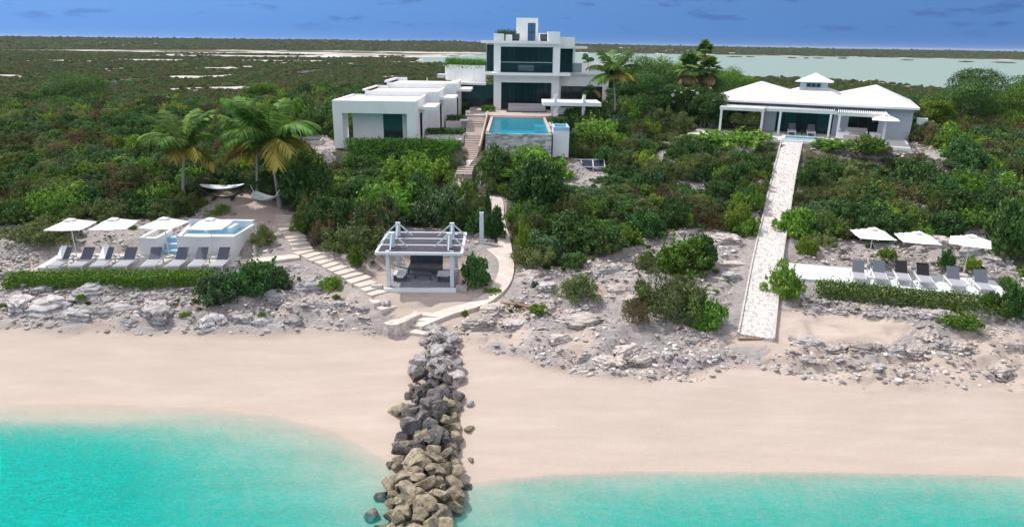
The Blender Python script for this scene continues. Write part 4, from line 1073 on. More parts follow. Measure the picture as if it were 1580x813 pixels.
def make_umbrella(label, loc, rz, group, half=0.98, h=2.4):
    t = thing('parasol', label, 'umbrella', loc, rz, group)
    MB().tube([(0, 0, 0.05), (0, 0, h - 0.04)], 0.028, 8).build('pole', 'alu', t)
    MB().tube([(0, 0, 0), (0, 0, 0.06)], 0.3, 14).build('base', 'concrete', t)
    # square canopy with slightly sagging edges and a small cap
    n = 8; V = []; Fc = []
    zc, ze = h, h - 0.44
    for j in range(n + 1):
        for i in range(n + 1):
            x = -half + 2 * half * i / n; y = -half + 2 * half * j / n
            r = max(abs(x), abs(y)) / half; dg = min(abs(x), abs(y)) / (max(abs(x), abs(y)) + 1e-6)
            V.append((x, y, zc - (zc - ze) * r - 0.05 * sin(pi * min(r, 1)) * (1 - dg) - 0.03 * r * (1 - dg)))
    for j in range(n):
        for i in range(n):
            a = j * (n + 1) + i; Fc.append((a, a + 1, a + n + 2, a + n + 1))
    cn = MB().add(V, Fc).build('canopy', 'canvas', t)
    so = cn.modifiers.new('thick', 'SOLIDIFY'); so.thickness = 0.015
    V2 = [(x * 0.25, y * 0.25, h + 0.03 - 0.105 * max(abs(x), abs(y)) / half) for x in (-half, 0, half) for y in (-half, 0, half)]
    cp = MB().add(V2, [(0, 1, 4, 3), (1, 2, 5, 4), (3, 4, 7, 6), (4, 5, 8, 7)]).build('vent_cap', 'canvas', cn)
    so = cp.modifiers.new('thick', 'SOLIDIFY'); so.thickness = 0.012
    rb = MB()
    for sx, sy in ((1, 1), (1, -1), (-1, 1), (-1, -1), (1, 0), (-1, 0), (0, 1), (0, -1)):
        rb.bar((0, 0, h - 0.05), (sx * half * 0.97, sy * half * 0.97, h - 0.56), 0.02)
    rb.build('ribs', 'alu', t)
    return t


GL = 'grey loungers on the left terrace'
LX = [(85, 410), (120, 410), (153, 410), (189, 410), (232, 410), (270, 410), (304, 410), (337, 410)]
ordn = ['leftmost', 'second', 'third', 'fourth', 'fifth', 'sixth', 'seventh', 'rightmost']
base_l = None
for i, (px, py) in enumerate(LX):
    p = at(px - 5, py, z=3.15); loc = (p[0], p[1], 2.78); rz = radians((6, 4, 7, 5, 9, 3, 6, 4)[i])
    if i == 2:
        make_lounger('third lounger from the left of terrace row, white towel over one side of its back', 'sun lounger', loc, rz, GL, towel=True)
    elif i == 0:
        make_lounger('leftmost grey lounger on the left terrace, white towel over its back', 'sun lounger', loc, rz, GL, towel=True)
    elif base_l is None:
        base_l = make_lounger(f'{ordn[i]} grey sling lounger from the left on left terrace', 'sun lounger', loc, rz, GL)
    else:
        dup(base_l, loc, rz, f'{ordn[i]} grey sling lounger from the left on left terrace' if i < 7 else 'rightmost grey sling lounger of the left terrace row', GL)
GU = 'white square parasols on the left terrace'
u0 = None
for i, (px, py, yaw) in enumerate(((107, 337, 4), (174, 336, 9), (252, 335, -8), (323, 336, 3))):
    p = at(px, py, z=5.2); lb = ['leftmost white parasol behind the left row of loungers', 'second white parasol from the left behind the loungers', 'white parasol over the low white wall left of the spa', 'white parasol standing directly before the raised spa'][i]
    if u0 is None: u0 = make_umbrella(lb, (p[0], p[1], 2.8), radians(yaw), GU)
    else: dup(u0, (p[0], p[1], 2.8), radians(yaw), lb, GU)
GUR = 'white square parasols on the right terrace'
for (px, py, yaw, lb) in ((1349, 351, -9, 'leftmost white parasol of the right terrace, tilted edge towards the path'), (1418, 357, -14, 'middle white parasol of the three on right terrace'), (1500, 362, -33, 'rightmost white parasol of the right terrace, turned most askew')):
    p = at(px, py, z=5.2); dup(u0, (p[0], p[1], 2.8), radians(yaw), lb, GUR)
GR = 'grey loungers on the right terrace'
rb0 = None
for i, (px, py, bl) in enumerate(((1327, 430, 0), (1360, 430, 0), (1396, 431, 1), (1431, 435, 1), (1480, 441, 0), (1525, 447, 0))):
    p = at(px, py, z=3.15); loc = (p[0], p[1], 2.78); rz = radians(-21 + i * 0.6)
    lb = ['grey lounger nearest the pebble path on the right terrace', 'second grey lounger from the pebble path on right terrace', 'black backed lounger on right terrace, the left one of two', 'black backed lounger on right terrace, the right one of two', 'grey lounger with visible white legs, second from right terrace end', 'grey lounger at the far right end of right terrace'][i]
    if bl:
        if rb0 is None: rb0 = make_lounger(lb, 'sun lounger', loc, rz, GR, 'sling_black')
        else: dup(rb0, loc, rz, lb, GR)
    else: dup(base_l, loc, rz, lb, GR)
for i, (pxa, pya) in enumerate(((1344, 418), (1413, 421), (1501, 432))):
    p = at(pxa, pya, z=2.9)
    t = thing('side_table', ['low grey side table between the two loungers nearest the pebble path', 'low grey side table between the black backed loungers', 'low grey side table between the two rightmost loungers'][i], 'side table', (p[0], p[1], 2.78), radians(-21), 'side tables on the right terrace')
    MB().box(-0.24, 0.24, -0.24, 0.24, 0.34, 0.38).build('table_top', 'sling_back', t)
    for x in (-0.2, 0.2):
        for y in (-0.2, 0.2): MB().box(x - 0.02, x + 0.02, y - 0.02, y + 0.02, 0, 0.34).build('leg', 'alu', t)
# bungalow terrace furniture
GB = 'grey loungers on the bungalow terrace'
for i, u in enumerate((8.15, 9.75)):
    dup(base_l, bloc(u, -1.6), ANG + radians(5), ['grey lounger before the bungalow glass doors, left one', 'grey lounger before the bungalow glass doors, right one'][i], GB)
dup(u0, bloc(15.2, -3.7), ANG, 'white parasol on the bungalow terrace by its right end', 'parasol by the bungalow')


def sofa(label, loc, rz, w=1.6):
    t = thing('garden_sofa', label, 'sofa', loc, rz)
    MB().box(-w / 2, w / 2, -0.4, 0.4, 0.12, 0.42).build('seat', 'cushion', t)
    MB().box(-w / 2, w / 2, 0.28, 0.45, 0.42, 0.85).build('backrest', 'cushion', t)
    for s in (-1, 1): MB().box(s * w / 2 - 0.07, s * w / 2 + 0.07, -0.4, 0.45, 0.1, 0.62).build('arm', 'linen', t)
    MB().box(-w / 2 + 0.05, w / 2 - 0.05, -0.35, 0.4, 0, 0.12).build('base', 'timber_dark', t)
    return t


sofa('pale cushioned sofa on the bungalow terrace before the right glass doors', bloc(13.3, -0.6), ANG)
sofa('pale cushioned armchair at the bungalow terrace edge, left of the parasol', bloc(12.3, -2.2), ANG + pi / 2, 0.9)
sofa('pale armchair right of the sofa on the bungalow terrace', bloc(14.7, -1.4), ANG - pi / 2, 0.9)
t = thing('coffee_table', 'low pale table among the sofas on the bungalow terrace', 'table', bloc(13.4, -1.8), ANG)
MB().box(-0.5, 0.5, -0.35, 0.35, 0.3, 0.36).build('table_top', 'white_paint', t)
for x in (-0.42, 0.42):
    for y in (-0.27, 0.27): MB().box(x - 0.03, x + 0.03, y - 0.03, y + 0.03, 0, 0.3).build('leg', 'white_paint', t)
t = MB().box(-1.3, 1.3, -0.12, 0.12, 0, 0.55).build('terrace_wall', 'paver'); t.location = bloc(13.6, -3.6); t.rotation_euler.z = ANG
tag(t, 'low pinkish wall in front of the bungalow terrace sofas', 'wall')

# ------------------------------------------------------------------ raised spa by the left terrace
SP = thing('raised_spa', 'raised white masonry spa with pale blue rim behind the left loungers', 'spa', (-18.5, 40.5, 2.8))
sa = lambda n, mb, mt: mb.build(n, mt, SP, True)
R_ = radians(3)
sa('wall', MB().prism([(-19.9, 38.85), (-16.55, 38.95), (-16.6, 39.15), (-19.9, 39.05)], 2.5, 3.90).prism([(-16.6, 39.15), (-16.55, 38.95), (-16.35, 42.2), (-16.55, 42.2)], 2.5, 3.91)
   .prism([(-19.9, 39.05), (-19.7, 39.06), (-20.35, 42.0), (-20.55, 42.0)], 2.5, 3.89), 'stucco')
sa('bench', MB().prism([(-19.7, 39.07), (-16.6, 39.16), (-16.6, 39.9), (-19.85, 39.9)], 3.2, 3.78), 'stucco')
sa('basin', MB().prism([(-19.85, 39.9), (-16.6, 39.9), (-16.56, 42.0), (-20.3, 41.9)], 2.6, 3.35), 'spa_blue')
sa('rim', MB().prism([(-20.55, 41.95), (-16.5, 42.0), (-16.45, 42.3), (-20.6, 42.25)], 2.6, 4.12).prism([(-19.0, 40.6), (-18.75, 40.6), (-19.0, 41.8), (-19.25, 41.8)], 2.6, 4.0).prism([(-17.6, 40.7), (-17.35, 40.7), (-17.3, 41.8), (-17.55, 41.8)], 2.6, 3.98), 'spa_pale')
sa('water', MB().add([(-19.85, 39.92, 3.70), (-16.62, 39.92, 3.70), (-16.57, 41.95, 3.70), (-20.3, 41.9, 3.70)], [(0, 1, 2, 3)]), 'spawater')
sa('pillar', MB().box(-22.05, -20.95, 38.6, 38.85, 2.5, 3.85).box(-22.05, -21.85, 38.85, 40.6, 2.5, 3.85).box(-21.15, -20.95, 38.85, 40.6, 2.5, 3.84), 'stucco')
for k in range(3): sa('step', MB().box(-20.94, -19.92, 38.9 + 0.45 * k, 39.35 + 0.45 * k, 2.5, 3.0 + 0.28 * k), 'spa_blue')

# ------------------------------------------------------------------ beach pergola
BP = thing('beach_pergola', 'pale grey pergola with slate louvre roof and four gable trusses on the beach edge', 'pergola', (-5, 36.8, 2.25), radians(1))
fx, fy = 1.72, 1.75
fl = MB()
for k in range(14): fl.box(-1.85 + k * 0.265, -1.595 + k * 0.265, -1.95, 1.95, 0.0, 0.10)
fl.build('floor', 'floor_grey', BP); MB().box(-1.95, 1.95, -2.12, -1.955, -0.4, 0.11).build('floor_edge', 'white_paint', BP)
for x in (-fx, fx):
    for y in (-fy, fy): MB().box(x - 0.1, x + 0.1, y - 0.1, y + 0.1, 0.1, 2.130).build('post', 'grey_paint', BP)
rf = MB().box(-2.35, 2.35, -2.12, -1.98, 2.000, 2.140).box(-2.35, 2.35, 1.98, 2.12, 2.000, 2.140).box(-2.35, -2.2, -1.98, 1.98, 2.010, 2.140).box(2.2, 2.35, -1.98, 1.98, 2.010, 2.140).box(-2.2, 2.2, -0.72, -0.6, 2.020, 2.150).box(-2.2, 2.2, 0.6, 0.72, 2.020, 2.150)
rfo = rf.build('roof_frame', 'grey_paint', BP)
lv = MB()
for k in range(24):
    y = -1.92 + k * 0.162
    lv.bar((-2.2, y, 2.100), (2.2, y, 2.100), 0.13, 0.03)
lv.build('louvre_panel', 'louver', rfo)
for x in (-1.55, 1.55):
    for y in (-1.1, 1.1):
        tr_ = MB().bar((x, y - 0.8, 2.180), (x, y, 2.94), 0.07).bar((x, y + 0.8, 2.180), (x, y, 2.94), 0.07).bar((x - 0.80 * (1 if x < 0 else 1), y, 2.180), (x, y, 2.94), 0.07).bar((x + 0.80, y, 2.180), (x, y, 2.94), 0.07).box(x - 0.13, x + 0.13, y - 0.1, y + 0.1, 2.150, 2.96)
        tr_.build('gable_truss', 'grey_paint', BP)
sf = thing('outdoor_daybed', 'grey slatted daybed inside the beach pergola', 'daybed', (-5.0, 37.5, 2.35))
MB().box(-5.95, -4.05, 37.0, 38.1, 2.62, 2.75).build('seat', 'sling_back', sf, True)
bk = MB().box(-5.95, -4.05, 38.1, 38.2, 2.7, 3.25)
for k in range(6): bk.box(-5.95 + k * 0.37, -5.9 + k * 0.37, 38.05, 38.1, 2.75, 3.2)
bk.build('backrest', 'sling_back', sf, True)
for x in (-5.9, -4.1):
    for y in (37.05, 38.05): MB().box(x - 0.04, x + 0.04, y - 0.04, y + 0.04, 2.35, 2.62).build('leg', 'sling_back', sf, True)
for i, x in enumerate((-6.25, -3.8)):
    t = thing('dining_bench', ['grey bench at the left post inside the beach pergola', 'grey bench at the right post inside the beach pergola'][i], 'bench', (x, 36.2, 2.35))
    MB().box(x - 0.35, x + 0.35, 35.8, 36.6, 2.7, 2.76).build('seat', 'grey_paint', t, True)
    MB().box(x - 0.33, x - 0.27, 35.85, 36.55, 2.35, 2.7).box(x + 0.27, x + 0.33, 35.85, 36.55, 2.35, 2.7).build('frame', 'sling_back', t, True)
t = thing('low_table', 'low dark table on the floor of the beach pergola', 'table', (-5, 36.4, 2.35))
MB().box(-5.5, -4.5, 36.15, 36.45, 2.68, 2.73).build('table_top', 'sling_back', t, True)
for x in (-5.42, -4.58):
    for y in (36.2, 36.4): MB().box(x - 0.03, x + 0.03, y - 0.03, y + 0.03, 2.35, 2.68).build('leg', 'sling_back', t, True)
for i, x in enumerate((-7.35, -2.75)):
    t = MB().box(x - 0.3, x + 0.3, 34.9, 35.2, 2.0, 2.42).build('stone_block', 'concrete')
    tag(t, ['flat grey stone block at left front of the beach pergola', 'flat grey stone block at right front of the beach pergola'][i], 'block')
# shower column, plank, panels, cistern
t = thing('shower_column', 'tall slim white outdoor shower column beside the curved path', 'shower', (-1.92, 41.0, ZG(-1.92, 41.0)))
MB().box(-0.13, 0.13, -0.09, 0.09, -0.2, 2.05).build('column', 'grey_paint', t)
MB().tube([(0, -0.09, 1.9), (0, -0.28, 1.9), (0, -0.30, 1.86)], 0.02, 6).build('shower_head', 'alu', t)
p = at(795, 464, z=2.3)
t = MB().bar((p[0] - 0.75, p[1] + 0.25, ZG(p[0], p[1]) + 0.13), (p[0] + 0.75, p[1] - 0.3, ZG(p[0], p[1]) + 0.10), 0.16, 0.16).build('wooden_beam', 'timber'); tag(t, 'brown wooden beam lying on sand right of the curved path', 'beam')
t = thing('solar_panels', 'three dark solar panels in a white frame among the shrubs below pool', 'solar panels', (5.7, 53.3, 5.6))
for k in range(3):
    x = 4.4 + 0.9 * k
    pn = MB(); pn.add([(x + 0.05, 52.75, 6.05), (x + 0.82, 52.75, 6.05), (x + 0.82, 53.45, 6.45), (x + 0.05, 53.45, 6.45), (x + 0.05, 52.78, 6.0), (x + 0.82, 52.78, 6.0), (x + 0.82, 53.48, 6.4), (x + 0.05, 53.48, 6.4)], [(0, 1, 2, 3), (7, 6, 5, 4), (0, 4, 5, 1), (2, 6, 7, 3), (1, 5, 6, 2), (0, 3, 7, 4)])
    pn.build('panel', 'panel', t, True)
fr = MB()
for k in range(4): fr.bar((4.4 + 0.9 * k, 52.73, 6.02), (4.4 + 0.9 * k, 53.47, 6.46), 0.07)
fr.bar((4.38, 53.47, 6.46), (7.12, 53.47, 6.46), 0.07).bar((4.38, 52.73, 6.02), (7.12, 52.73, 6.02), 0.06)
for k in range(4): fr.bar((4.4 + 0.9 * k, 53.47, 5.2), (4.4 + 0.9 * k, 53.47, 6.44), 0.06).bar((4.4 + 0.9 * k, 52.73, 5.0), (4.4 + 0.9 * k, 52.73, 6.0), 0.06)
fr.build('frame', 'alu', t, True)
p = at(484, 230, z=6.4)
t = thing('cistern_cover', 'pale concrete cistern with two dark slatted lids left of the guest wing', 'cistern', (p[0], p[1], ZG(p[0], p[1]) - 0.02), radians(5))
MB().box(-0.75, 0.75, -0.7, 0.9, -0.3, 0.4).build('body', 'concrete', t)
for y in (-0.42, 0.35): MB().box(-0.62, 0.62, y - 0.22, y + 0.22, 0.4, 0.5).build('lid', 'sling_back', t)
p = at(1122, 402, z=2.9); zz = ZG(p[0], p[1])
t = MB().box(-1.1, 1.1, -0.35, 0.35, zz - 0.4, zz + 0.2).build('stone_slab', 'r_pale'); t.location = (p[0], p[1], 0); tag(t, 'flat pale stone slab on the rocks left of pebble path', 'slab')
# ---- hammocks


def hammock_cloth(L, w, sag, n=14, m=6):
    V = []; Fc = []
    for i in range(n + 1):
        s = i / n; x = (s - 0.5) * L; z = -sag * (1 - (2 * s - 1) ** 2); ww = w * (0.15 + 0.85 * sin(pi * s) ** 0.5) / 2
        for j in range(m + 1):
            q = 2 * j / m - 1; V.append((x, q * ww, z + 0.16 * q * q * sin(pi * s)))
    for i in range(n):
        for j in range(m):
            a = i * (m + 1) + j; Fc.append((a, a + 1, a + m + 2, a + m + 1))
    return MB().add(V, Fc)


p = at(347, 318, z=3.9)
t = thing('hammock', 'white hammock slung in a dark timber arc stand left of the palms', 'hammock', (p[0], p[1], ZG(p[0], p[1])), radians(8))
c = hammock_cloth(2.9, 1.25, 0.35); c.v = [(x, y, z + 1.05) for x, y, z in c.v]
c = c.build('cloth', 'linen', t); c.modifiers.new('thick', 'SOLIDIFY').thickness = 0.02
MB().tube([(x, 0, 0.12 + 0.42 * abs(x / 1.7) ** 2.4 * 2.2) for x in np.linspace(-1.75, 1.75, 15)], 0.07, 8).box(-0.7, -0.55, -0.6, 0.6, 0, 0.12).box(0.55, 0.7, -0.6, 0.6, 0, 0.12).build('stand', 'timber_dark', t)
p = at(412, 331, z=3.7)
t = thing('hammock', 'pale hammock hanging low between the two close palm trunks', 'hammock', (p[0], p[1], ZG(p[0], p[1])), radians(-30))
c = hammock_cloth(2.2, 1.3, 0.45); c.v = [(x, y, z + 1.1) for x, y, z in c.v]
c = c.build('cloth', 'linen', t); c.modifiers.new('thick', 'SOLIDIFY').thickness = 0.02
MB().tube([(-1.1, 0, 1.1), (-1.45, 0.05, 1.5)], 0.02, 5).tube([(1.1, 0, 1.1), (1.45, 0, 1.5)], 0.02, 5).build('rope', 'linen', t)

# ------------------------------------------------------------------ plants


def leaf_quads(P, Nrm, size, seed, aspect=0.6, jitter=0.7):
    r = np.random.default_rng(seed); n = len(P)
    d = Nrm + r.normal(0, jitter, (n, 3)); d /= np.linalg.norm(d, axis=1)[:, None]
    a = np.cross(d, r.normal(0, 1, (n, 3))); a /= np.linalg.norm(a, axis=1)[:, None]; b = np.cross(d, a)
    s = size * r.uniform(0.6, 1.35, (n, 1)); w = s * aspect
    V = np.stack([P - a * s * 0.5, P + b * w * 0.5 + d * s * 0.08, P + a * s * 0.5, P - b * w * 0.5 + d * s * 0.08], 1).reshape(-1, 3)
    Fq = np.arange(4 * n).reshape(n, 4); return V, Fq


def cloud_points(lobes, n, seed, inner=0.55, flat_bottom=True):
    r = np.random.default_rng(seed); lob = np.array(lobes, float)   # cx,cy,cz,rx,ry,rz
    wgt = (lob[:, 3] * lob[:, 4] + lob[:, 4] * lob[:, 5]); wgt /= wgt.sum()
    k = r.choice(len(lob), n, p=wgt); d = r.normal(0, 1, (n, 3)); d /= np.linalg.norm(d, axis=1)[:, None]
    d[:, 2] = np.where(d[:, 2] < -0.5, -d[:, 2], d[:, 2])
    f = r.uniform(inner, 1.0, (n, 1)) ** 0.6 * (1 + 0.10 * r.normal(0, 1, (n, 1)))
    P = lob[k, :3] + d * lob[k, 3:6] * f
    if flat_bottom: P[:, 2] = np.maximum(P[:, 2], 0.02 + 0.05 * r.random(n))
    return P, d


def shrub_mesh(name, mat, seed, n=1900, leaf=0.105, spiky=False, flat=0.62):
    r = np.random.default_rng(seed); lobes = [(0, 0, 0.22, 0.62, 0.62, 0.5 * flat)]
    for k in range(30):
        t = r.uniform(0, 2 * pi); q = r.uniform(0.15, 0.92); s = r.uniform(0.10, 0.30) * (1.15 - 0.5 * q)
        lobes.append((q * cos(t), q * sin(t), flat * r.uniform(0.25, 1.12) * (1.05 - 0.55 * q * q), s, s, s * r.uniform(0.6, 1.15)))
    P, d = cloud_points(lobes, n, seed + 1)
    # shoots standing out of the crown
    m = n // 7; t = r.uniform(0, 2 * pi, 26); q = 0.85 * np.sqrt(r.random(26)); top = flat * (1.1 - 0.6 * q * q) + r.uniform(0.05, 0.35, 26)
    k = r.integers(0, 26, m); u = r.random(m)
    S_ = np.stack([q[k] * np.cos(t[k]) * (0.8 + 0.25 * u) + r.normal(0, 0.03, m), q[k] * np.sin(t[k]) * (0.8 + 0.25 * u) + r.normal(0, 0.03, m), top[k] * (0.45 + 0.55 * u)], 1)
    P = np.concatenate([P, S_]); d = np.concatenate([d, r.normal(0, 1, (m, 3)) + np.array([0, 0, 0.5])]); d /= np.linalg.norm(d, axis=1)[:, None]
    V, Fq = leaf_quads(P, d, leaf, seed + 2, 0.38 if spiky else 0.62, 0.75)
    return np_mesh(name, V, Fq, mat)


SH = {}
for ty, mt, cnt in (('green', 'f_green', 5), ('dark', 'f_dark', 5), ('olive', 'f_olive', 4), ('silver', 'f_silver', 2), ('dry', 'f_dry', 2), ('yellow', 'f_yellow', 1)):
    SH[ty] = [shrub_mesh(f'shrub_{ty}', mt, 100 + 13 * i + len(ty) * 7, leaf=0.080 if ty in ('dry', 'olive') else 0.088, spiky=(ty in ('dry', 'olive')), n=2400 if ty == 'dry' else 5200) for i in range(cnt)]


def region(px):
    return None


def grounded(x, y): return ZG(x, y)


def add_shrub(name, label, cat, x, y, r, h, ty, group=None, var=None, sink=0.12):
    me = random.choice(SH[ty]) if var is None else SH[ty][var % len(SH[ty])]
    o = put(name, me, None, (x, y, grounded(x, y) - sink * r), random.uniform(0, 6.28), (r, r * random.uniform(0.85, 1.1), h / 0.95))
    return tag(o, label, cat, group)


# bushes that stand out one by one: px, py of the base middle, width, height in photo pixels
ONE = [
    (48, 388, 98, 42, 'olive', 'broad olive bush on rocks left behind the left loungers'),
    (335, 472, 92, 50, 'silver', 'grey green bush below the right end of the left hedge, leftmost of clump'),
    (388, 466, 95, 58, 'dark', 'tall bush in the clump below the left terrace, middle one'),
    (425, 450, 60, 36, 'silver', 'small grey green bush right of the clump below left terrace'),
    (404, 388, 44, 34, 'olive', 'open straggly bush beside the top of the stone steps'),
    (508, 453, 46, 18, 'green', 'low green mat plant on the rocks below the stone steps'),
    (548, 415, 32, 40, 'green', 'small upright green bush left of the beach pergola roof'),
    (735, 446, 58, 56, 'dark', 'leafy bush touching the right side of the beach pergola'),
    (762, 372, 46, 50, 'dark', 'dark bush right behind the shower column'),
    (892, 471, 78, 42, 'olive', 'lone rounded bush on bare rock between pergola and pebble path'),
    (1000, 424, 46, 34, 'olive', 'small olive bush left of the bright green bush on the rocks'),
    (1052, 430, 108, 66, 'green', 'bright green bush on the rocks left of the pebble path'),
    (1088, 420, 60, 58, 'dark', 'dark bush behind the bright green bush near pebble path'),
    (1040, 508, 135, 84, 'olive', 'wide olive bush at the beach edge left of pebble path'),
    (1092, 515, 70, 58, 'green', 'green bush at beach edge, touching the wide olive bush'),
    (985, 505, 56, 40, 'dry', 'thin dry bush at left foot of the wide olive bush'),
    (1217, 468, 66, 56, 'green', 'dense green bush at the corner of pebble path and right terrace'),
    (1247, 398, 40, 30, 'yellow', 'small yellow green bush right of the pebble path'),
    (1232, 372, 74, 40, 'green', 'bright bush behind the yellow green one by pebble path'),
    (1372, 404, 26, 18, 'green', 'tiny bush on stones between the left and middle right parasols'),
    (1462, 420, 24, 30, 'dark', 'small upright bush behind the right terrace loungers'),
    (1500, 425, 26, 20, 'yellow', 'tiny yellow green bush behind the rightmost loungers'),
    (1488, 516, 52, 26, 'green', 'low green creeping bush on the rocks below right terrace'),
    (1531, 487, 24, 22, 'dark', 'small dark bush below the right corner of right hedge'),
    (1572, 505, 46, 48, 'dark', 'dark bush at the far right edge of rocks'),
    (1572, 410, 76, 80, 'dark', 'tall dark bush right of the right terrace'),
    (828, 486, 44, 13, 'yellow', 'flat yellowish plant on sand right of the wooden beam'),
    (717, 494, 11, 12, 'green', 'tiny weed on the sand left of the beach steps'),
    (760, 455, 34, 10, 'green', 'flat green plant at the bend of the curved path'),
    (1392, 444, 1, 1, None, ''),
    (470, 332, 90, 82, 'dark', 'big dark bush right of the palms and hammocks'),
    (466, 362, 40, 28, 'green', 'small bright bush at the top of the stone steps'),
    (540, 392, 105, 62, 'olive', 'mixed olive bush left behind the beach pergola'),
    (500, 385, 60, 55, 'dry', 'brownish bush beside the stone steps'),
    (600, 350, 110, 70, 'green', 'big green bush behind the left of beach pergola'),
    (680, 352, 92, 62, 'silver', 'big blue green bush directly behind the beach pergola'),
    (835, 345, 118, 92, 'dark', 'largest dark bush in the middle of slope'),
    (880, 395, 105, 55, 'dark', 'dark bush at the lower edge of the middle slope'),
    (835, 402, 90, 45, 'silver', 'grey green bush at lower edge of slope right of curved path'),
    (812, 285, 140, 58, 'green', 'wide bush in front of the stone pool wall'),
    (770, 290, 90, 60, 'dark', 'dark bush left below the stone pool wall'),
    (925, 222, 88, 42, 'green', 'dome shaped trimmed bush right of the pool basin'),
    (905, 250, 44, 34, 'olive', 'olive bush below the dome shaped bush'),
    (640, 300, 120, 62, 'green', 'broad green bush between guest wing and beach pergola'),
    (1350, 245, 60, 24, 'green', 'green bush in front of the bungalow parasol'),
    (1292, 240, 60, 18, 'green', 'long low bush right of the pebble path head'),
    (1145, 234, 120, 26, 'green', 'wide green bush left of the pebble path head'),
    (1425, 300, 70, 50, 'dark', 'dark bush on the slope right of the bungalow'),
]
ONEW = []
for (px, py, w_, h_, ty, lb) in ONE:
    if ty is None: continue
    P = hit(px, py); dist = np.linalg.norm(P - np.array([0, 0, CAMH])); s = dist / F
    r = w_ * s / 2 * 1.02; hh = h_ * s * 1.0
    P = P + np.array([0, r * 0.55, 0])
    add_shrub('bush', lb, 'bush', P[0], P[1], r, hh, ty); ONEW.append((P[0], P[1], r))
# topiary
P = hit(335, 336); tp = shrub_mesh('trimmed_bush', 'f_hedge', 555, 2400, 0.07)
tag(put('trimmed_bush', tp, None, (P[0], P[1] + 0.5, ZG(P[0], P[1]) - 0.1), 0, (1.25, 0.95, 0.85)), 'neatly clipped oval bush in front of the stand hammock', 'bush')


def hedge(name, label, pts, w, h, mat='f_hedge', z0=None, dens=260, leaf=0.11, seed=1, rough=0.06, cat='hedge'):
    r = np.random.default_rng(seed); PP = []; NN = []
    for (ax, ay), (bx, by) in zip(pts[:-1], pts[1:]):
        L_ = hypot(bx - ax, by - ay); d = np.array([bx - ax, by - ay]) / L_; q = np.array([-d[1], d[0]])
        n = int(dens * L_ * (w + 2 * h)); s = r.uniform(0, L_, n); side = r.random(n)
        top = side < w / (w + 2 * h)
        o = np.where(top, r.uniform(-w / 2, w / 2, n), np.where(r.random(n) < 0.5, -w / 2, w / 2))
        hz = h * (1 + 0.10 * (vnoise(s * 1.5, s * 0, seed) - 0.5)); zz = np.where(top, hz, r.uniform(0, 1, n) * hz)
        nrm = np.where(top[:, None], np.array([0, 0, 1.0]), np.concatenate([q[None] * np.sign(o)[:, None], np.zeros((n, 1))], 1))
        xy = np.array([ax, ay]) + d * s[:, None] + q * o[:, None]
        zb = np.full(n, z0) if z0 is not None else ground_h(xy[:, 0], xy[:, 1], False)
        p = np.concatenate([xy, (zb + zz)[:, None]], 1) + r.normal(0, rough, (n, 3)); PP.append(p); NN.append(nrm)
    V, Fq = leaf_quads(np.concatenate(PP), np.concatenate(NN), leaf, seed, 0.6, 0.6)
    c0 = np.array([*pts[0], V[:, 2].min()]); me = np_mesh(name, V - c0, Fq, mat)
    return tag(put(name, me, None, tuple(c0)), label, cat)


hedge('hedge', 'long low green hedge in front of the left loungers', [(-27.3, 34.7), (-16.2, 35.35)], 0.62, 0.55, dens=900, seed=3, leaf=0.10)
hedge('hedge', 'low leafy hedge in front of the right loungers', [(16.6, 34.95), (26.3, 32.35)], 0.6, 0.5, 'f_green', dens=560, seed=4, rough=0.12, leaf=0.115)
hedge('hedge', 'short green hedge closing the right end of right terrace', [(26.6, 32.6), (27.55, 36.1)], 0.5, 0.42, dens=800, seed=5, rough=0.08, leaf=0.09)
hedge('hedge', 'dark clipped hedge on the lower planter between guest wing and stairs', [(-7.5, 59.4), (-4.3, 59.4)], 0.9, 0.42, 'f_dark', 7.5, 620, 0.12, 6)
hedge('hedge', 'dark clipped hedge on the upper planter between guest wing and stairs', [(-6.35, 65.7), (-4.5, 65.7)], 0.9, 0.4, 'f_dark', 8.0, 620, 0.12, 7)
hedge('hedge', 'small clipped hedge at the villa column above the stairs', [(-3.2, 69.2), (-1.9, 69.2)], 0.7, 0.45, 'f_hedge', 8.6, 620, 0.12, 8)
hedge('roof_hedge', 'green planting trailing along the top of the curved villa wall', [(-7.3, 78.2), (-6.2, 76.4), (-4.9, 75.3), (-3.1, 74.5)], 0.8, 0.62, 'f_hedge', 12.6, 520, 0.14, 9, 0.14)
hedge('roof_hedge', 'dark planting on the roof terrace left of the roof tower', [(-1.8, 72.6), (0.0, 72.6)], 0.6, 0.85, 'f_dark', 15.3, 520, 0.12, 10, 0.12)
hedge('hedge', 'dark hedge behind the pool basin', [(3.2, 58.2), (4.35, 58.2)], 1.4, 0.6, 'f_dark', 8.5, 620, 0.12, 11)
tag(MB().box(2.97, 4.5, 57.2, 60.0, 6.4, 8.6).build('planter_box', 'paver'), 'stone planter box under the dark hedge beside the pool', 'planter')
hedge('flower_bed', 'low red flowering bed at the foot of the guest wing', [(-7.3, 55.6), (-5.0, 55.6)], 0.7, 0.35, 'red', 6.9, 500, 0.11, 12, 0.06, 'flower bed')
hedge('hedge', 'broad bright clipped hedge in front of the guest wing', [(-12.9, 52.6), (-4.55, 53.0)], 2.0, 0.85, 'f_hedge', None, 800, 0.12, 13, 0.12)
hedge('hedge', 'dark clipped hedge at the right end of guest wing hedge by the stairs', [(-5.1, 54.2), (-4.6, 55.6)], 0.8, 1.2, 'f_dark', 6.3, 560, 0.11, 14)

# ---- trees


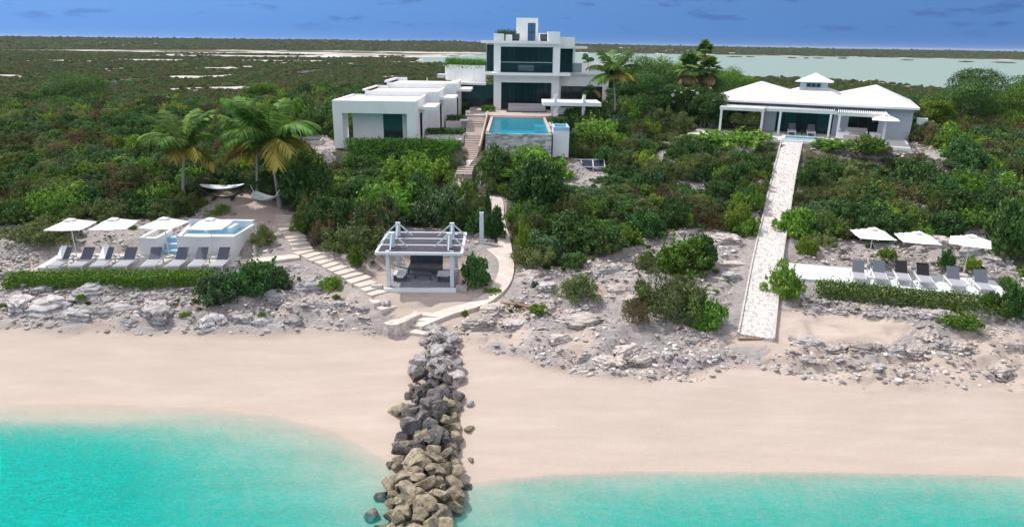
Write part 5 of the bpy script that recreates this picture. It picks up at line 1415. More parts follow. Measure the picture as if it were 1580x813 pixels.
def tree(name, label, x, y, r, h, mat, seed, trunk_h=None, n=15000, leaf=0.145, group=None, flowers=0, zc=None):
    rr = np.random.default_rng(seed); z = ZG(x, y); t = thing(name, label, 'tree', (x, y, z), 0, group)
    th = trunk_h or h * 0.45
    tb = MB().tube([(0, 0, -0.3), (0.08, 0.05, th * 0.5), (0.0, 0.1, th), (0.1, 0.0, h * 0.8)], [0.15, 0.12, 0.09, 0.03], 7)
    lobes = []
    for k in range(24):
        a = rr.uniform(0, 2 * pi); q = r * sqrt(rr.uniform(0.02, 0.66)); zz = rr.uniform(0.22, 0.92) * h; s = r * rr.uniform(0.2, 0.42)
        q *= 1 - 0.5 * max(0, zz / h - 0.55)
        lobes.append((q * cos(a), q * sin(a), zz, s, s, s * rr.uniform(0.6, 0.95)))
        if k < 6: tb.tube([(0, 0.05, th * 0.6), (q * cos(a) * 0.5, q * sin(a) * 0.5, (th * 0.6 + zz) / 2), (q * cos(a), q * sin(a), zz)], [0.07, 0.045, 0.02], 5)
    tb.build('trunk', 'bark', t)
    P, d = cloud_points(lobes, n, seed + 5, 0.5, False); V, Fq = leaf_quads(P, d, leaf, seed + 6, 0.6, 0.75)
    put('crown', np_mesh('crown', V, Fq, mat), t)
    if flowers:
        P, d = cloud_points(lobes, flowers, seed + 8, 0.96, False); V, Fq = leaf_quads(P, d, 0.34, seed + 9, 0.9, 0.5)
        put('blossom', np_mesh('blossom', V, Fq, 'flower'), t)
    return t


TREES = [  # px, base py, Y, px width, px height, material, label
    (1000, 196, 68, 95, 78, 'f_dark', 'dark broad tree right of the villa palm', 0),
    (985, 175, 76, 80, 72, 'f_green', 'bright crowned tree behind the dark one right of villa', 0),
    (1050, 196, 69, 80, 66, 'f_dark', 'dark tree dotted with white blossom left of the bungalow', 70),
    (1035, 170, 80, 90, 70, 'f_dark', 'tree behind the white blossomed tree', 0),
    (1125, 168, 82, 85, 55, 'f_green', 'green tree behind the left end of bungalow roof', 0),
    (1085, 205, 66, 70, 60, 'f_dark', 'low dark tree at the left corner of bungalow', 12),
    (905, 116, 86, 22, 36, 'f_dark', 'small tree showing above the right villa terrace', 0),
    (1475, 205, 66, 92, 78, 'f_dark', 'large dark tree right behind the bungalow', 0),
    (1500, 190, 76, 80, 78, 'f_dark', 'tall tree behind the large dark one at right', 0),
    (1445, 205, 63, 46, 50, 'f_yellow', 'yellow green small tree right of the bungalow wall', 0),
    (1545, 205, 68, 90, 62, 'f_green', 'green tree near the right edge of the ridge', 0),
    (1590, 190, 72, 90, 65, 'f_dark', 'dark tree at the far right edge of the ridge', 0),
    (1420, 222, 60, 40, 28, 'f_olive', 'small olive tree before the bungalow right wall', 0),
    (1002, 182, 77, 120, 92, 'f_dark', 'highest dark tree of the clump right of the villa', 0),
    (960, 192, 71, 62, 60, 'f_dark', 'dark tree directly right of the slender palm', 0),
    (1022, 172, 84, 110, 74, 'f_green', 'tall green tree between the villa and the fan palms', 0),
    (1078, 192, 73, 84, 82, 'f_dark', 'dark tree below the fan palms', 0),
    (1112, 192, 71, 60, 52, 'f_green', 'green tree touching the left roof edge of bungalow', 0),
    (928, 168, 80, 54, 44, 'f_dark', 'dark tree behind the small yellowing palm', 0),
    (1150, 205, 64, 46, 30, 'f_olive', 'small open tree before the left bungalow verandah', 0),
    (410, 172, 84, 62, 42, 'f_green', 'green tree on the skyline left of the guest wing', 0),
    (120, 160, 90, 80, 38, 'f_dark', 'dark tree on the ridge at far left', 0),
]
TRW = []
for i, (px, py, Y, w_, h_, mt, lb, fl_) in enumerate(TREES):
    p = at(px, py, Y=Y); d = hypot(p[1], p[0]) / F * 1.0
    s = sqrt(p[1] ** 2 + p[0] ** 2 + (CAMH - p[2]) ** 2) / F
    zg = ZG(p[0], p[1]); top = at(px, py - h_, Y=Y)[2]
    tree('broadleaf_tree', lb, p[0], p[1], w_ * s / 2, max(top - zg, 1.5), mt, 900 + i * 11, flowers=fl_); TRW.append((p[0], p[1], w_ * s / 2))

# ---- palms


def frond_mesh(name, L, up, droop, mat, seed, nl=30, leaf=0.5, width=0.05):
    r = np.random.default_rng(seed); V = []; Fq = []; width *= 0.85; nl = 46; leaf *= 1.12
    s = np.linspace(0, 1, nl + 1); ang = up - (up + droop) * s ** 1.15; x = np.cumsum(np.cos(ang)) * L / (nl + 1); z = np.cumsum(np.sin(ang)) * L / (nl + 1)
    for i in range(nl + 1):          # rachis as a thin diamond ribbon
        w = 0.03 * (1 - 0.8 * s[i]); V += [(x[i], -w, z[i]), (x[i], 0, z[i] + w), (x[i], w, z[i]), (x[i], 0, z[i] - w)]
    for i in range(nl):
        for k in range(4): Fq.append((4 * i + k, 4 * i + (k + 1) % 4, 4 * i + 4 + (k + 1) % 4, 4 * i + 4 + k))
    for i in range(3, nl + 1):
        q = s[i]; ll = leaf * (0.45 + 1.1 * sin(pi * min(q * 0.92 + 0.06, 1)) ** 0.8) * r.uniform(0.8, 1.1)
        for sd_ in (-1, 1):
            fwd = 0.55 + 0.4 * q; dn = -0.15 - 0.55 * r.random()
            d = np.array([cos(ang[i]) * fwd, sd_ * 0.8, sin(ang[i]) * fwd + dn]); d /= np.linalg.norm(d)
            t = np.array([cos(ang[i]), 0, sin(ang[i])]) * width
            b = np.array([x[i], 0, z[i]]); m = b + d * ll * 0.55; e = b + d * ll + np.array([0, 0, -0.16 * ll]); n0 = len(V)
            V += [tuple(b - t * 0.5), tuple(b + t * 0.5), tuple(m + t), tuple(m - t), tuple(e)]
            Fq += [(n0, n0 + 1, n0 + 2, n0 + 3), (n0 + 3, n0 + 2, n0 + 4, n0 + 4)]
    me = bpy.data.meshes.new(name); me.from_pydata([tuple(map(float, v)) for v in V], [], [tuple(dict.fromkeys(f)) for f in Fq]); me.materials.append(MAT[mat]); return me


FR = {'up': frond_mesh('frond_upright', 2.7, 1.35, -0.35, 'f_palm', 1), 'mid': frond_mesh('frond_arching', 2.6, 1.0, 0.55, 'f_palm', 2), 'low': frond_mesh('frond_drooping', 2.2, 0.4, 0.95, 'f_palm', 3),
      'yl': frond_mesh('frond_yellowed', 2.1, 0.35, 1.2, 'f_palmy', 4), 'ym': frond_mesh('frond_half_yellow', 2.2, 0.6, 0.9, 'f_palmy', 5), 'dead': frond_mesh('frond_dry', 1.7, -0.2, 1.4, 'f_thatch', 6)}


def palm(label, base, top, scale, seed, kinds, group=None, r0=0.15):
    r = random.Random(seed); t = thing('coconut_palm', label, 'palm tree', base, 0, group)
    b = Vector((0, 0, 0)); e = Vector(top) - Vector(base); pts = []
    for i in range(12):
        s = i / 11; p = b.lerp(e, s); p += Vector((e.x, e.y, 0)) * (-(0.25) * sin(pi * s)) * 0.6; pts.append(p)
    pts[0] = Vector((0, 0, -0.3))
    MB().tube(pts, [r0 * (1.35 - 0.75 * min(1, i / 5) + 0.0) if i < 3 else r0 * (0.72 - 0.02 * i) for i in range(12)], 9).build('trunk', 'palmbark', t, smooth=True)
    n = len(kinds)
    for i, k in enumerate(kinds):
        o = put('frond', FR[k], t, tuple(e + Vector((0, 0, -0.08))), 2.399 * i + r.uniform(-0.25, 0.25), scale * r.uniform(0.85, 1.12))
        o.rotation_euler[0] = r.uniform(-0.15, 0.15)
        if k in ('yl', 'ym'): o['label'] = 'yellowed frond'
    return t


K1 = ['up', 'mid', 'ym', 'up', 'mid', 'low', 'yl', 'mid', 'up', 'low', 'mid', 'mid', 'up', 'yl', 'low', 'mid', 'up', 'mid', 'ym', 'up', 'low', 'mid', 'up', 'mid']
K2 = ['up', 'ym', 'mid', 'yl', 'up', 'low', 'mid', 'ym', 'up', 'yl', 'mid', 'low', 'up', 'ym', 'yl', 'mid']


def palm_at(label, bx, by, cx, cy, scale, seed, kinds, z=None, dy=0.0, r0=0.15):
    P = hit(bx, by) if z is None else at(bx, by, z=z); base = (P[0], P[1], ZG(P[0], P[1])); T = at(cx, cy, Y=P[1] + dy)
    return palm(label, base, tuple(T), scale, seed, kinds, None, r0)


palm_at('green coconut palm standing alone left of the hammocks', 284, 318, 285, 230, 1.2, 1, K1)
palm_at('yellowing coconut palm with upright grey trunk, left of the leaning palm', 398, 309, 397, 232, 1.22, 2, K2, dy=0.3)
palm_at('coconut palm with leaning grey trunk beside the steps, full green crown', 432, 322, 413, 220, 1.46, 3, K1[::-1])
palm_at('slender coconut palm right of the pool pergola', 949, 190, 947, 116, 1.1, 4, K1, z=8.2, r0=0.13)
palm_at('small yellowing palm behind the pool pergola', 915, 168, 912, 138, 0.75, 5, ['yl', 'ym', 'mid', 'yl', 'low', 'yl', 'ym', 'low', 'yl', 'mid', 'yl', 'ym'], z=8.5, r0=0.12)
palm_at('low yellow palm at the right end wall of the bungalow', 1436, 206, 1436, 192, 0.62, 6, ['yl', 'ym', 'mid', 'yl', 'low', 'yl', 'ym', 'low', 'yl', 'mid'], z=7.5, r0=0.12)


def fan_mesh(name, mat, seed, R=0.75, n=24):
    V = []; Fq = []; r = random.Random(seed)
    V += [(-0.0, -0.015, 0), (0.0, 0.015, 0), (0.8, 0.012, 0.35), (0.8, -0.012, 0.35)]; Fq.append((0, 1, 2, 3))
    c = (0.8, 0, 0.35)
    for k in range(n):
        a = -2.2 + 4.4 * k / (n - 1); l = R * (0.75 + 0.25 * cos(a)) * r.uniform(0.9, 1.05); d = (cos(a), sin(a)); q = (-sin(a), cos(a)); w = 0.085; n0 = len(V)
        m = (c[0] + d[0] * l * 0.55, c[1] + d[1] * l * 0.55, c[2] + 0.05); e = (c[0] + d[0] * l, c[1] + d[1] * l, c[2] - 0.10 * l)
        V += [c, (m[0] + q[0] * w, m[1] + q[1] * w, m[2]), e, (m[0] - q[0] * w, m[1] - q[1] * w, m[2])]; Fq.append((n0, n0 + 1, n0 + 2, n0 + 3))
    me = bpy.data.meshes.new(name); me.from_pydata(V, [], Fq); me.materials.append(MAT[mat]); return me


FAN = [fan_mesh('fan_leaf', 'f_palm', 1), fan_mesh('fan_leaf', 'f_palm', 2)]; FAND = fan_mesh('fan_leaf_dry', 'f_thatch', 3)


def fan_palm(label, base, h, scale, seed, nleaf=50, nd=12):
    r = random.Random(seed); t = thing('fan_palm', label, 'palm tree', base)
    MB().tube([(0, 0, -0.3), (0.05, 0, h * 0.5), (0, 0, h)], [0.2, 0.15, 0.13], 8).build('trunk', 'palmbark', t, smooth=True)
    for i in range(nleaf):
        o = put('fan_leaf', FAN[i % 2], t, (0, 0, h - 0.1), 2.399 * i, scale * r.uniform(0.75, 1.05)); o.rotation_euler = (r.uniform(-.35, .35), -(1.45 - 2.0 * (i / nleaf)) + r.uniform(-.25, .25), 2.399 * i + r.uniform(-.3, .3))
    for i in range(nd):
        o = put('fan_leaf', FAND, t, (0, 0, h - 0.35), 2.399 * i, scale * r.uniform(0.8, 1.0)); o.rotation_euler = (0, 0.95 + r.uniform(-.2, .35), 2.399 * i); o['label'] = 'dry drooping leaf'
    return t


for (px, cy, Y, sc_, sd_, lb) in ((1088, 78, 80, 0.86, 1, 'tallest fan palm rising above the lagoon horizon'), (1064, 106, 70, 1.2, 2, 'broad fan palm with brown skirt left below the tallest one'), (1094, 108, 71, 1.0, 3, 'fan palm with brown skirt right below the tallest one')):
    T = at(px, cy, Y=Y); g = ZG(T[0], T[1]); fan_palm(lb, (T[0], T[1], g), T[2] - g, sc_, sd_)

# ---- the scrub: nearest shrubs one by one, the rest as one mass


def lattice(x0, x1, y0, y1, s, seed):
    r = np.random.default_rng(seed); nx = int((x1 - x0) / s); ny = int((y1 - y0) / s)
    X, Y = np.meshgrid(np.arange(nx), np.arange(ny)); x = x0 + (X.ravel() + r.uniform(0.02, 0.98, nx * ny)) * s; y = y0 + (Y.ravel() + r.uniform(0.02, 0.98, nx * ny)) * s
    return x, y


def visible(x, y, z, m=90):
    px, py = to_px(x, y, z); return (px > -m) & (px < 1580 + m) & (py < 900)


def scatter(name, protos, P, rz, sc, idx, label, cat):
    n = len(P); me = bpy.data.meshes.new(name); me.vertices.add(n); me.vertices.foreach_set('co', np.asarray(P, np.float32).ravel())
    a = me.attributes.new('rz', 'FLOAT', 'POINT'); a.data.foreach_set('value', np.asarray(rz, np.float32))
    a = me.attributes.new('sc', 'FLOAT_VECTOR', 'POINT'); a.data.foreach_set('vector', np.asarray(sc, np.float32).ravel())
    a = me.attributes.new('ix', 'INT', 'POINT'); a.data.foreach_set('value', np.asarray(idx, np.int32))
    o = put(name, me); tag(o, label, cat, kind='stuff')
    ng = bpy.data.node_groups.new(name, 'GeometryNodeTree')
    ng.interface.new_socket('Geometry', in_out='INPUT', socket_type='NodeSocketGeometry'); ng.interface.new_socket('Geometry', in_out='OUTPUT', socket_type='NodeSocketGeometry')
    N = ng.nodes; L = ng.links; gi = N.new('NodeGroupInput'); go = N.new('NodeGroupOutput'); j = N.new('GeometryNodeJoinGeometry')
    for p in protos:
        oi = N.new('GeometryNodeObjectInfo'); oi.inputs['Object'].default_value = p; oi.inputs['As Instance'].default_value = True; oi.transform_space = 'ORIGINAL'
        L.new(oi.outputs['Geometry'], j.inputs[0])
    ip = N.new('GeometryNodeInstanceOnPoints'); L.new(gi.outputs[0], ip.inputs['Points']); L.new(j.outputs[0], ip.inputs['Instance']); ip.inputs['Pick Instance'].default_value = True
    def na(nm, ty):
        x = N.new('GeometryNodeInputNamedAttribute'); x.data_type = ty; x.inputs[0].default_value = nm; return x.outputs[0]
    cx = N.new('ShaderNodeCombineXYZ'); L.new(na('rz', 'FLOAT'), cx.inputs[2]); L.new(cx.outputs[0], ip.inputs['Rotation'])
    L.new(na('sc', 'FLOAT_VECTOR'), ip.inputs['Scale']); L.new(na('ix', 'INT'), ip.inputs['Instance Index'])
    L.new(ip.outputs[0], go.inputs[0]); md = o.modifiers.new('scatter', 'NODES'); md.node_group = ng
    return o


def proto(me):
    return bpy.data.objects.new(me.name, me)


KIND = ['green', 'dark', 'olive', 'silver', 'dry', 'yellow']
DESC = {'green': 'bright green', 'dark': 'dark green', 'olive': 'olive', 'silver': 'grey green', 'dry': 'dry brownish', 'yellow': 'yellow green'}


def slope_zone(px, x, y):
    if px < 330: return 'on the scrub slope left of the palms'
    if px < 560: return 'in the scrub between the palms and the guest wing'
    if px < 780: return 'in the thicket between the guest wing and beach pergola'
    if px < 960: return 'in the thicket below the pool'
    if px < 1210: return 'on the stony slope left of the pebble path'
    if px < 1420: return 'on the slope between pebble path and bungalow terrace'
    return 'on the scrub slope at the far right'


x, y = lattice(-95, 95, 33, 112, 0.92, 11)
z = ground_h(x, y, False); d = veg_density(x, y)
far_fill = y > 92
keep = visible(x, y, z) & (rng.random(len(x)) < d)
for (bx, by, br) in ONEW + [(a, b, c * 0.6) for a, b, c in TRW]: keep &= np.hypot(x - bx, y - by) > br * 0.8
x, y = x[keep], y[keep]; z = ground_h(x, y)
px, py = to_px(x, y, z)
r = rng.uniform(0.66, 1.55, len(x)) * (0.85 + 0.45 * fbm(x / 9, y / 9, 71, 2)) * np.where((px > 440) & (px < 960), 1.15, 1.0)
r = np.where(in_poly(px, py, PATCHY), r * 0.8, r)
hgt = r * rng.uniform(0.8, 1.35, len(x)) * np.where(px < 330, 0.95, np.where((px > 440) & (px < 780), 1.3, 1.1))
# keep sight lines to paths, terrace and pool wall open
near_path = np.minimum(seg_dist(x, y, PATH_R), seg_dist(x, y, PATH_U)); lim = np.clip(np.minimum(seg_dist(x, y, PATH_R) - 0.80, seg_dist(x, y, PATH_U) - 0.40), 0.22, 2); r = np.minimum(r, lim)
u, v = bcoords(x, y); hgt = np.where((v < -4) & (v > -11) & (u > -3) & (u < 20), np.minimum(hgt, 0.62), hgt)
hgt = np.where((x > 2.5) & (x < 8.8) & (y > 45) & (y < 50.5), np.minimum(hgt, 0.7), hgt)
hgt = np.where((x > -14) & (x < 6) & (y > 46) & (y < 54), np.minimum(hgt, 1.05), hgt)
fb = fbm(x / 6.5, y / 6.5, 91, 3); f2 = fbm(x / 11, y / 11, 19, 3); q = rng.random(len(x))
left = px < 330
kind = np.where(q < 0.38 + 0.9 * (fb - 0.5), 0, np.where(q < 0.76 + 0.4 * (fb - 0.5), 1, np.where(q < 0.89, 2, np.where(q < 0.94, 3, np.where(q < 0.96, 4, 0)))))
kind = np.where(left & (f2 > 0.55) & (rng.random(len(x)) < 0.45), np.where(rng.random(len(x)) < 0.8, 2, 4), kind)
kind = np.where(in_poly(px, py, PATCHY) & (rng.random(len(x)) < 0.45), 2, kind)
kind = np.where((y > 80) & (rng.random(len(x)) < 0.4), 2, kind)
kind = np.where((kind == 0) & (rng.random(len(x)) < 0.05), 5, kind)
size = r / np.sqrt(x * x + y * y); order = np.argsort(-size); ind = order[:262]; rest = order[262:]
for i in ind:
    ty = KIND[kind[i]]; zn = slope_zone(px[i], x[i], y[i])
    me = random.choice(SH[ty]); o = put('shrub', me, None, (x[i], y[i], z[i] - 0.12 * r[i]), random.uniform(0, 6.28), (r[i], r[i], hgt[i]))
    tag(o, f'{DESC[ty]} shrub {zn}', 'shrub', f'{DESC[ty]} shrubs {zn}')
PR = []; off = {}
for ty in KIND:
    off[ty] = (len(PR), len(SH[ty])); PR += [proto(m) for m in SH[ty]]
idx = np.array([off[KIND[k]][0] + random.randrange(off[KIND[k]][1]) for k in kind[rest]])
idx = len(PR) - 1 - idx if False else idx
scatter('scrub', PR, np.stack([x[rest], y[rest], z[rest] - 0.12 * r[rest]], 1), rng.uniform(0, 6.28, len(rest)), np.stack([r[rest], r[rest], hgt[rest]], 1), idx, 'dense mixed coastal scrub covering the ridge', 'scrub')
# low undergrowth between the shrubs
x, y = lattice(-70, 70, 33, 80, 0.85, 23); z = ground_h(x, y, False); d = veg_density(x, y)
keep = visible(x, y, z) & (rng.random(len(x)) < 0.6 * d); x, y = x[keep], y[keep]; z = ground_h(x, y); n = len(x); r = rng.uniform(0.18, 0.5, n)
r = np.minimum(r, np.clip(np.minimum(seg_dist(x, y, PATH_R) - 0.8, seg_dist(x, y, PATH_U) - 0.4), 0.12, 1))
k = rng.choice([0, 1, 2, 2, 4, 3], n); # tufts rooted in cracks of the bare limestone
xt, yt_ = lattice(-36, 38, 32, 46, 0.9, 77); zt = ground_h(xt, yt_); pxt, pyt = to_px(xt, yt_, zt)
kt = in_poly(pxt, pyt, BARE) & (rock_zone(xt, yt_) > 0.8) & (calm(xt, yt_) < 0.1) & (pyt < 500) & (rng.random(len(xt)) < 0.30 * sstep(0.42, 0.58, fbm(xt / 3.5, yt_ / 3.5, 301, 3)) + 0.03) & (seg_dist(xt, yt_, PATH_R) > 1.1)
x = np.concatenate([x, xt[kt]]); y = np.concatenate([y, yt_[kt]]); z = np.concatenate([z, zt[kt]]); m_ = int(kt.sum()); r = np.concatenate([r, rng.uniform(0.10, 0.34, m_)]); k = np.concatenate([k, rng.choice([0, 2, 2, 4, 3], m_)]); n = len(x)
idx = np.array([off[KIND[q]][0] + random.randrange(off[KIND[q]][1]) for q in k])
scatter('undergrowth', PR, np.stack([x, y, z - 0.03], 1), rng.uniform(0, 6.28, n), np.stack([r, r, r * rng.uniform(0.6, 1.2, n)], 1), idx, 'low tufts and seedlings growing between the shrubs', 'undergrowth')

# mangrove flats and the wooded ridge beyond
FM = [shrub_mesh('mangrove', 'f_far', 700 + i, 420, 0.22, flat=0.5) for i in range(4)] + [shrub_mesh('mangrove', 'f_olive', 720, 420, 0.22, flat=0.5), shrub_mesh('mangrove', 'f_dark', 721, 420, 0.22, flat=0.6)]
FP = [proto(m) for m in FM]
n = 150000; Yf = 100 * (760 / 100) ** rng.random(n) ; Xf = Yf * rng.uniform(-0.86, 0.86, n)
zf = ground_h(Xf, Yf, False); keep = visible(Xf, Yf, zf, 60) & (lagoon_sd(Xf, Yf) < -2) & (salt_mask(Xf, Yf) < rng.uniform(0.2, 0.9, n))
for (cx, cy, rx, ry) in PONDW: keep &= (((Xf - cx) / (rx * 1.15)) ** 2 + ((Yf - cy + 9) / (ry * 1.1 + 14)) ** 2) > 1
keep &= rng.random(n) < 0.34 + 0.5 * sstep(0.4, 0.6, fbm(Xf / 25, Yf / 25, 55, 3))
Xf, Yf, zf = Xf[keep], Yf[keep], zf[keep]; n = len(Xf); rr_ = rng.uniform(0.5, 1.15, n) * (0.8 + Yf / 360)
hh_ = np.minimum(rr_, 2.2) * rng.uniform(0.5, 0.95, n)
scatter('mangrove_scrub', FP, np.stack([Xf, Yf, zf - 0.1], 1), rng.uniform(0, 6.28, n), np.stack([rr_, rr_, hh_], 1), rng.integers(0, 6, n), 'low mangrove scrub spreading over the flats behind the houses', 'mangrove')
n = 60000; Yf = rng.uniform(760, 1900, n); Xf = Yf * rng.uniform(-0.86, 0.86, n); zf = ground_h(Xf, Yf, False); keep = (zf > 1.02) & visible(Xf, Yf, zf, 60); Xf, Yf, zf = Xf[keep], Yf[keep], zf[keep]; n = len(Xf)
rr_ = rng.uniform(2.5, 6, n); hh_ = rng.uniform(1.6, 3.2, n) * (1 + 0.8 * (rng.random(n) < 0.03))
scatter('ridge_woodland', FP, np.stack([Xf, Yf, zf - 0.4], 1), rng.uniform(0, 6.28, n), np.stack([rr_, rr_, hh_], 1), rng.integers(0, 6, n), 'low woodland covering the far ridge on the horizon', 'woodland')
# islets in the lagoon
for k, (px, py, w_) in enumerate(((1134, 88.5, 13), (1157, 88.6, 4), (1222, 90.2, 8), (1244, 90.6, 4), (1262, 90.6, 8), (1300, 91, 9), (1400, 93.5, 10), (1490, 96.2, 22), (1550, 97.6, 24))):
    p = at(px, py, z=0.4); w_ = w_ * p[1] / F
    o = put('mangrove_islet', FM[k % 6], None, (p[0], p[1], 0.25), k, (w_, 9, 2.2)); tag(o, ['longest dark mangrove islet left of the bungalow lantern', 'tiny mangrove islet right of the longest left one', 'mangrove islet above the bungalow left roof valley', 'tiny mangrove islet straight above the roof lantern, left of its twin', 'mangrove islet right above the roof lantern', 'mangrove islet between lantern and right bungalow roof', 'mangrove islet above the right bungalow roof', 'long mangrove islet above the trees right of bungalow', 'longest mangrove islet at the right edge of lagoon'][k], 'islet', 'mangrove islets in the lagoon')

# ------------------------------------------------------------------ rocks


def rock_mesh(name, mat, seed, planes=16, sub=3, flat=1.0, rough=0.05):
    r = np.random.default_rng(seed); bm = bmesh.new(); bmesh.ops.create_icosphere(bm, subdivisions=sub, radius=1)
    V = np.array([v.co[:] for v in bm.verts]); Fq = np.array([[l.index for l in f.verts] for f in bm.faces]); bm.free()
    for k in range(planes):
        d = r.normal(0, 1, 3); d /= np.linalg.norm(d); o = r.uniform(0.40, 0.74); t = V @ d; V = V - np.outer(np.maximum(t - o, 0) * 0.98, d)
    for k in range(5):
        f = r.normal(0, 1, 3) * r.uniform(2, 7); V = V * (1 + rough * np.sin(V @ f + r.uniform(0, 6))[:, None])
    V[:, 2] *= flat; return np_mesh(name, V, Fq, mat, False)


def ledge_mesh(name, mat, seed):
    """eroded limestone ledge: flat-topped, layered and cracked, undercut at the seaward side"""
    r = np.random.default_rng(seed); bm = bmesh.new(); bmesh.ops.create_icosphere(bm, subdivisions=5, radius=1)
    V = np.array([v.co[:] for v in bm.verts]); Fq = np.array([[l.index for l in f.verts] for f in bm.faces]); bm.free()
    for k in range(12):
        a = r.uniform(0, 2 * pi); d = np.array([cos(a), sin(a), r.uniform(-0.25, 0.45)]); d /= np.linalg.norm(d); t = V @ d; V = V - np.outer(np.maximum(t - r.uniform(0.42, 0.85), 0), d)
    q = np.stack([V[:, 0] * 3 + seed, V[:, 1] * 3], 1)
    V[:, :2] *= (1 + 0.5 * (fbm(q[:, 0], q[:, 1], seed, 5) - 0.5))[:, None]
    V[:, 2] = np.sign(V[:, 2]) * np.abs(V[:, 2]) ** 0.75 * 0.55
    rid = 1 - np.abs(2 * fbm(V[:, 0] * 2.2 + seed, V[:, 1] * 3.4, seed + 3, 5) - 1)
    V[:, 2] += (0.26 * (fbm(V[:, 0] * 2.6 + seed, V[:, 1] * 2.6, seed + 9, 6) - 0.5) - 0.42 * np.maximum(rid - 0.88, 0) * 4) * (V[:, 2] > 0)
    lay = np.round(V[:, 2] * 8 + 0.3 * V[:, 0]) / 8 - 0.0375 * V[:, 0]; V[:, 2] = 0.45 * V[:, 2] + 0.55 * lay
    V[:, :2] *= (1 + 0.10 * np.sin(V[:, 2] * 24 + seed))[:, None]
    return np_mesh(name, V, Fq, mat, False)


B = {k: [rock_mesh(f'boulder_{k}', m, 300 + 7 * i + j * 50, 12, 4, 0.85, 0.018) for i in range(8)] for j, (k, m) in enumerate((('grey', 'r_pier'), ('dark', 'r_dark'), ('tan', 'r_tan')))}
GD = {'grey': ('dry grey boulder at the beach end of the groyne', 'dry grey boulders of the groyne'), 'dark': ('dark wet boulder in the middle of the groyne', 'dark wet boulders of the groyne'), 'tan': ('tan algae stained boulder at the sea end of the groyne', 'tan boulders at the sea end of the groyne')}


def gcx(y): return np.interp(y, [15, 17.9, 22, 25, 29.6, 31], [-2.75, -2.84, -3.05, -3.35, -3.4, -3.5])
def ghw(y): return np.interp(y, [15, 17.9, 22, 25, 29.6, 31], [1.45, 1.35, 1.25, 1.15, 1.05, 0.9])


cnt = 0
yy = 16.3
while yy < 30.6:
    for layer in range(2):
        k = 5 if layer == 0 else 4
        for j in range(k):
            hw = ghw(yy) * (0.93 if layer == 0 else 0.62)
            x = gcx(yy) + (-1 + 2 * (j + 0.5) / k) * hw + random.uniform(-0.2, 0.2); y = yy + random.uniform(-0.25, 0.25)
            s = (0.17 + 0.36 * random.random() ** 0.9) * (1.12 if 22 < y < 26.5 else 1.0) * (0.72 if y > 28 else 1)
            g = max(float(base_h(np.array([x]), np.array([y]))[0]), -0.9); top = 0.62 if y < 28 else 0.45
            z = max(g, -0.15) + (0.10 if layer == 0 else 0.10 + top * 0.75) + random.uniform(-0.08, 0.08)
            if layer == 0 and y < 23 and abs(x - gcx(y)) > 0.6: z = max(g + 0.25, -0.15)
            ty = 'grey' if y > 27.0 + random.uniform(-1.0, 1.0) else ('dark' if y > 22.7 + random.uniform(-1.3, 1.3) else 'tan')
            if 23 < y < 25.6 and x > gcx(y) + 0.55: ty = 'tan'
            o = put('boulder', random.choice(B[ty]), None, (x, y, z), 0, (s * random.uniform(0.9, 1.3), s * random.uniform(0.8, 1.1), s * random.uniform(0.7, 0.95)))
            o.rotation_euler = (random.uniform(-.4, .4), random.uniform(-.4, .4), random.uniform(0, 6.28)); tag(o, GD[ty][0], 'boulder', GD[ty][1]); cnt += 1
    yy += 0.44
# stray boulders beside the groyne
for (px, py, w_, ty, lb) in ((612, 640, 34, 'tan', 'tan boulder left of the groyne on wet sand'), (590, 757, 28, 'dark', 'dark boulder half under water left of the groyne'), (575, 785, 26, 'dark', 'second dark boulder in the water left of groyne, nearest camera'), (725, 635, 16, 'grey', 'small grey stone on sand right of the groyne, upper one'), (727, 710, 12, 'tan', 'small tan stone on sand right of the groyne, lower one'), (725, 668, 18, 'tan', 'tan stone against the right flank of groyne'), (720, 745, 22, 'dark', 'dark boulder at the waterline right of groyne'), (603, 712, 18, 'dark', 'dark stone in shallow water left of groyne'), (630, 622, 20, 'dark', 'dark stone leaning at the left flank of groyne')):
    p = at(px, py, z=0.15); s = w_ / 2 * np.linalg.norm(p - np.array([0, 0, CAMH])) / F
    o = put('boulder', random.choice(B[ty]), None, (p[0], p[1], max(ZG(p[0], p[1]), -0.1) + 0.05), random.uniform(0, 6), (s * 1.15, s, s * 0.75)); tag(o, lb, 'boulder')

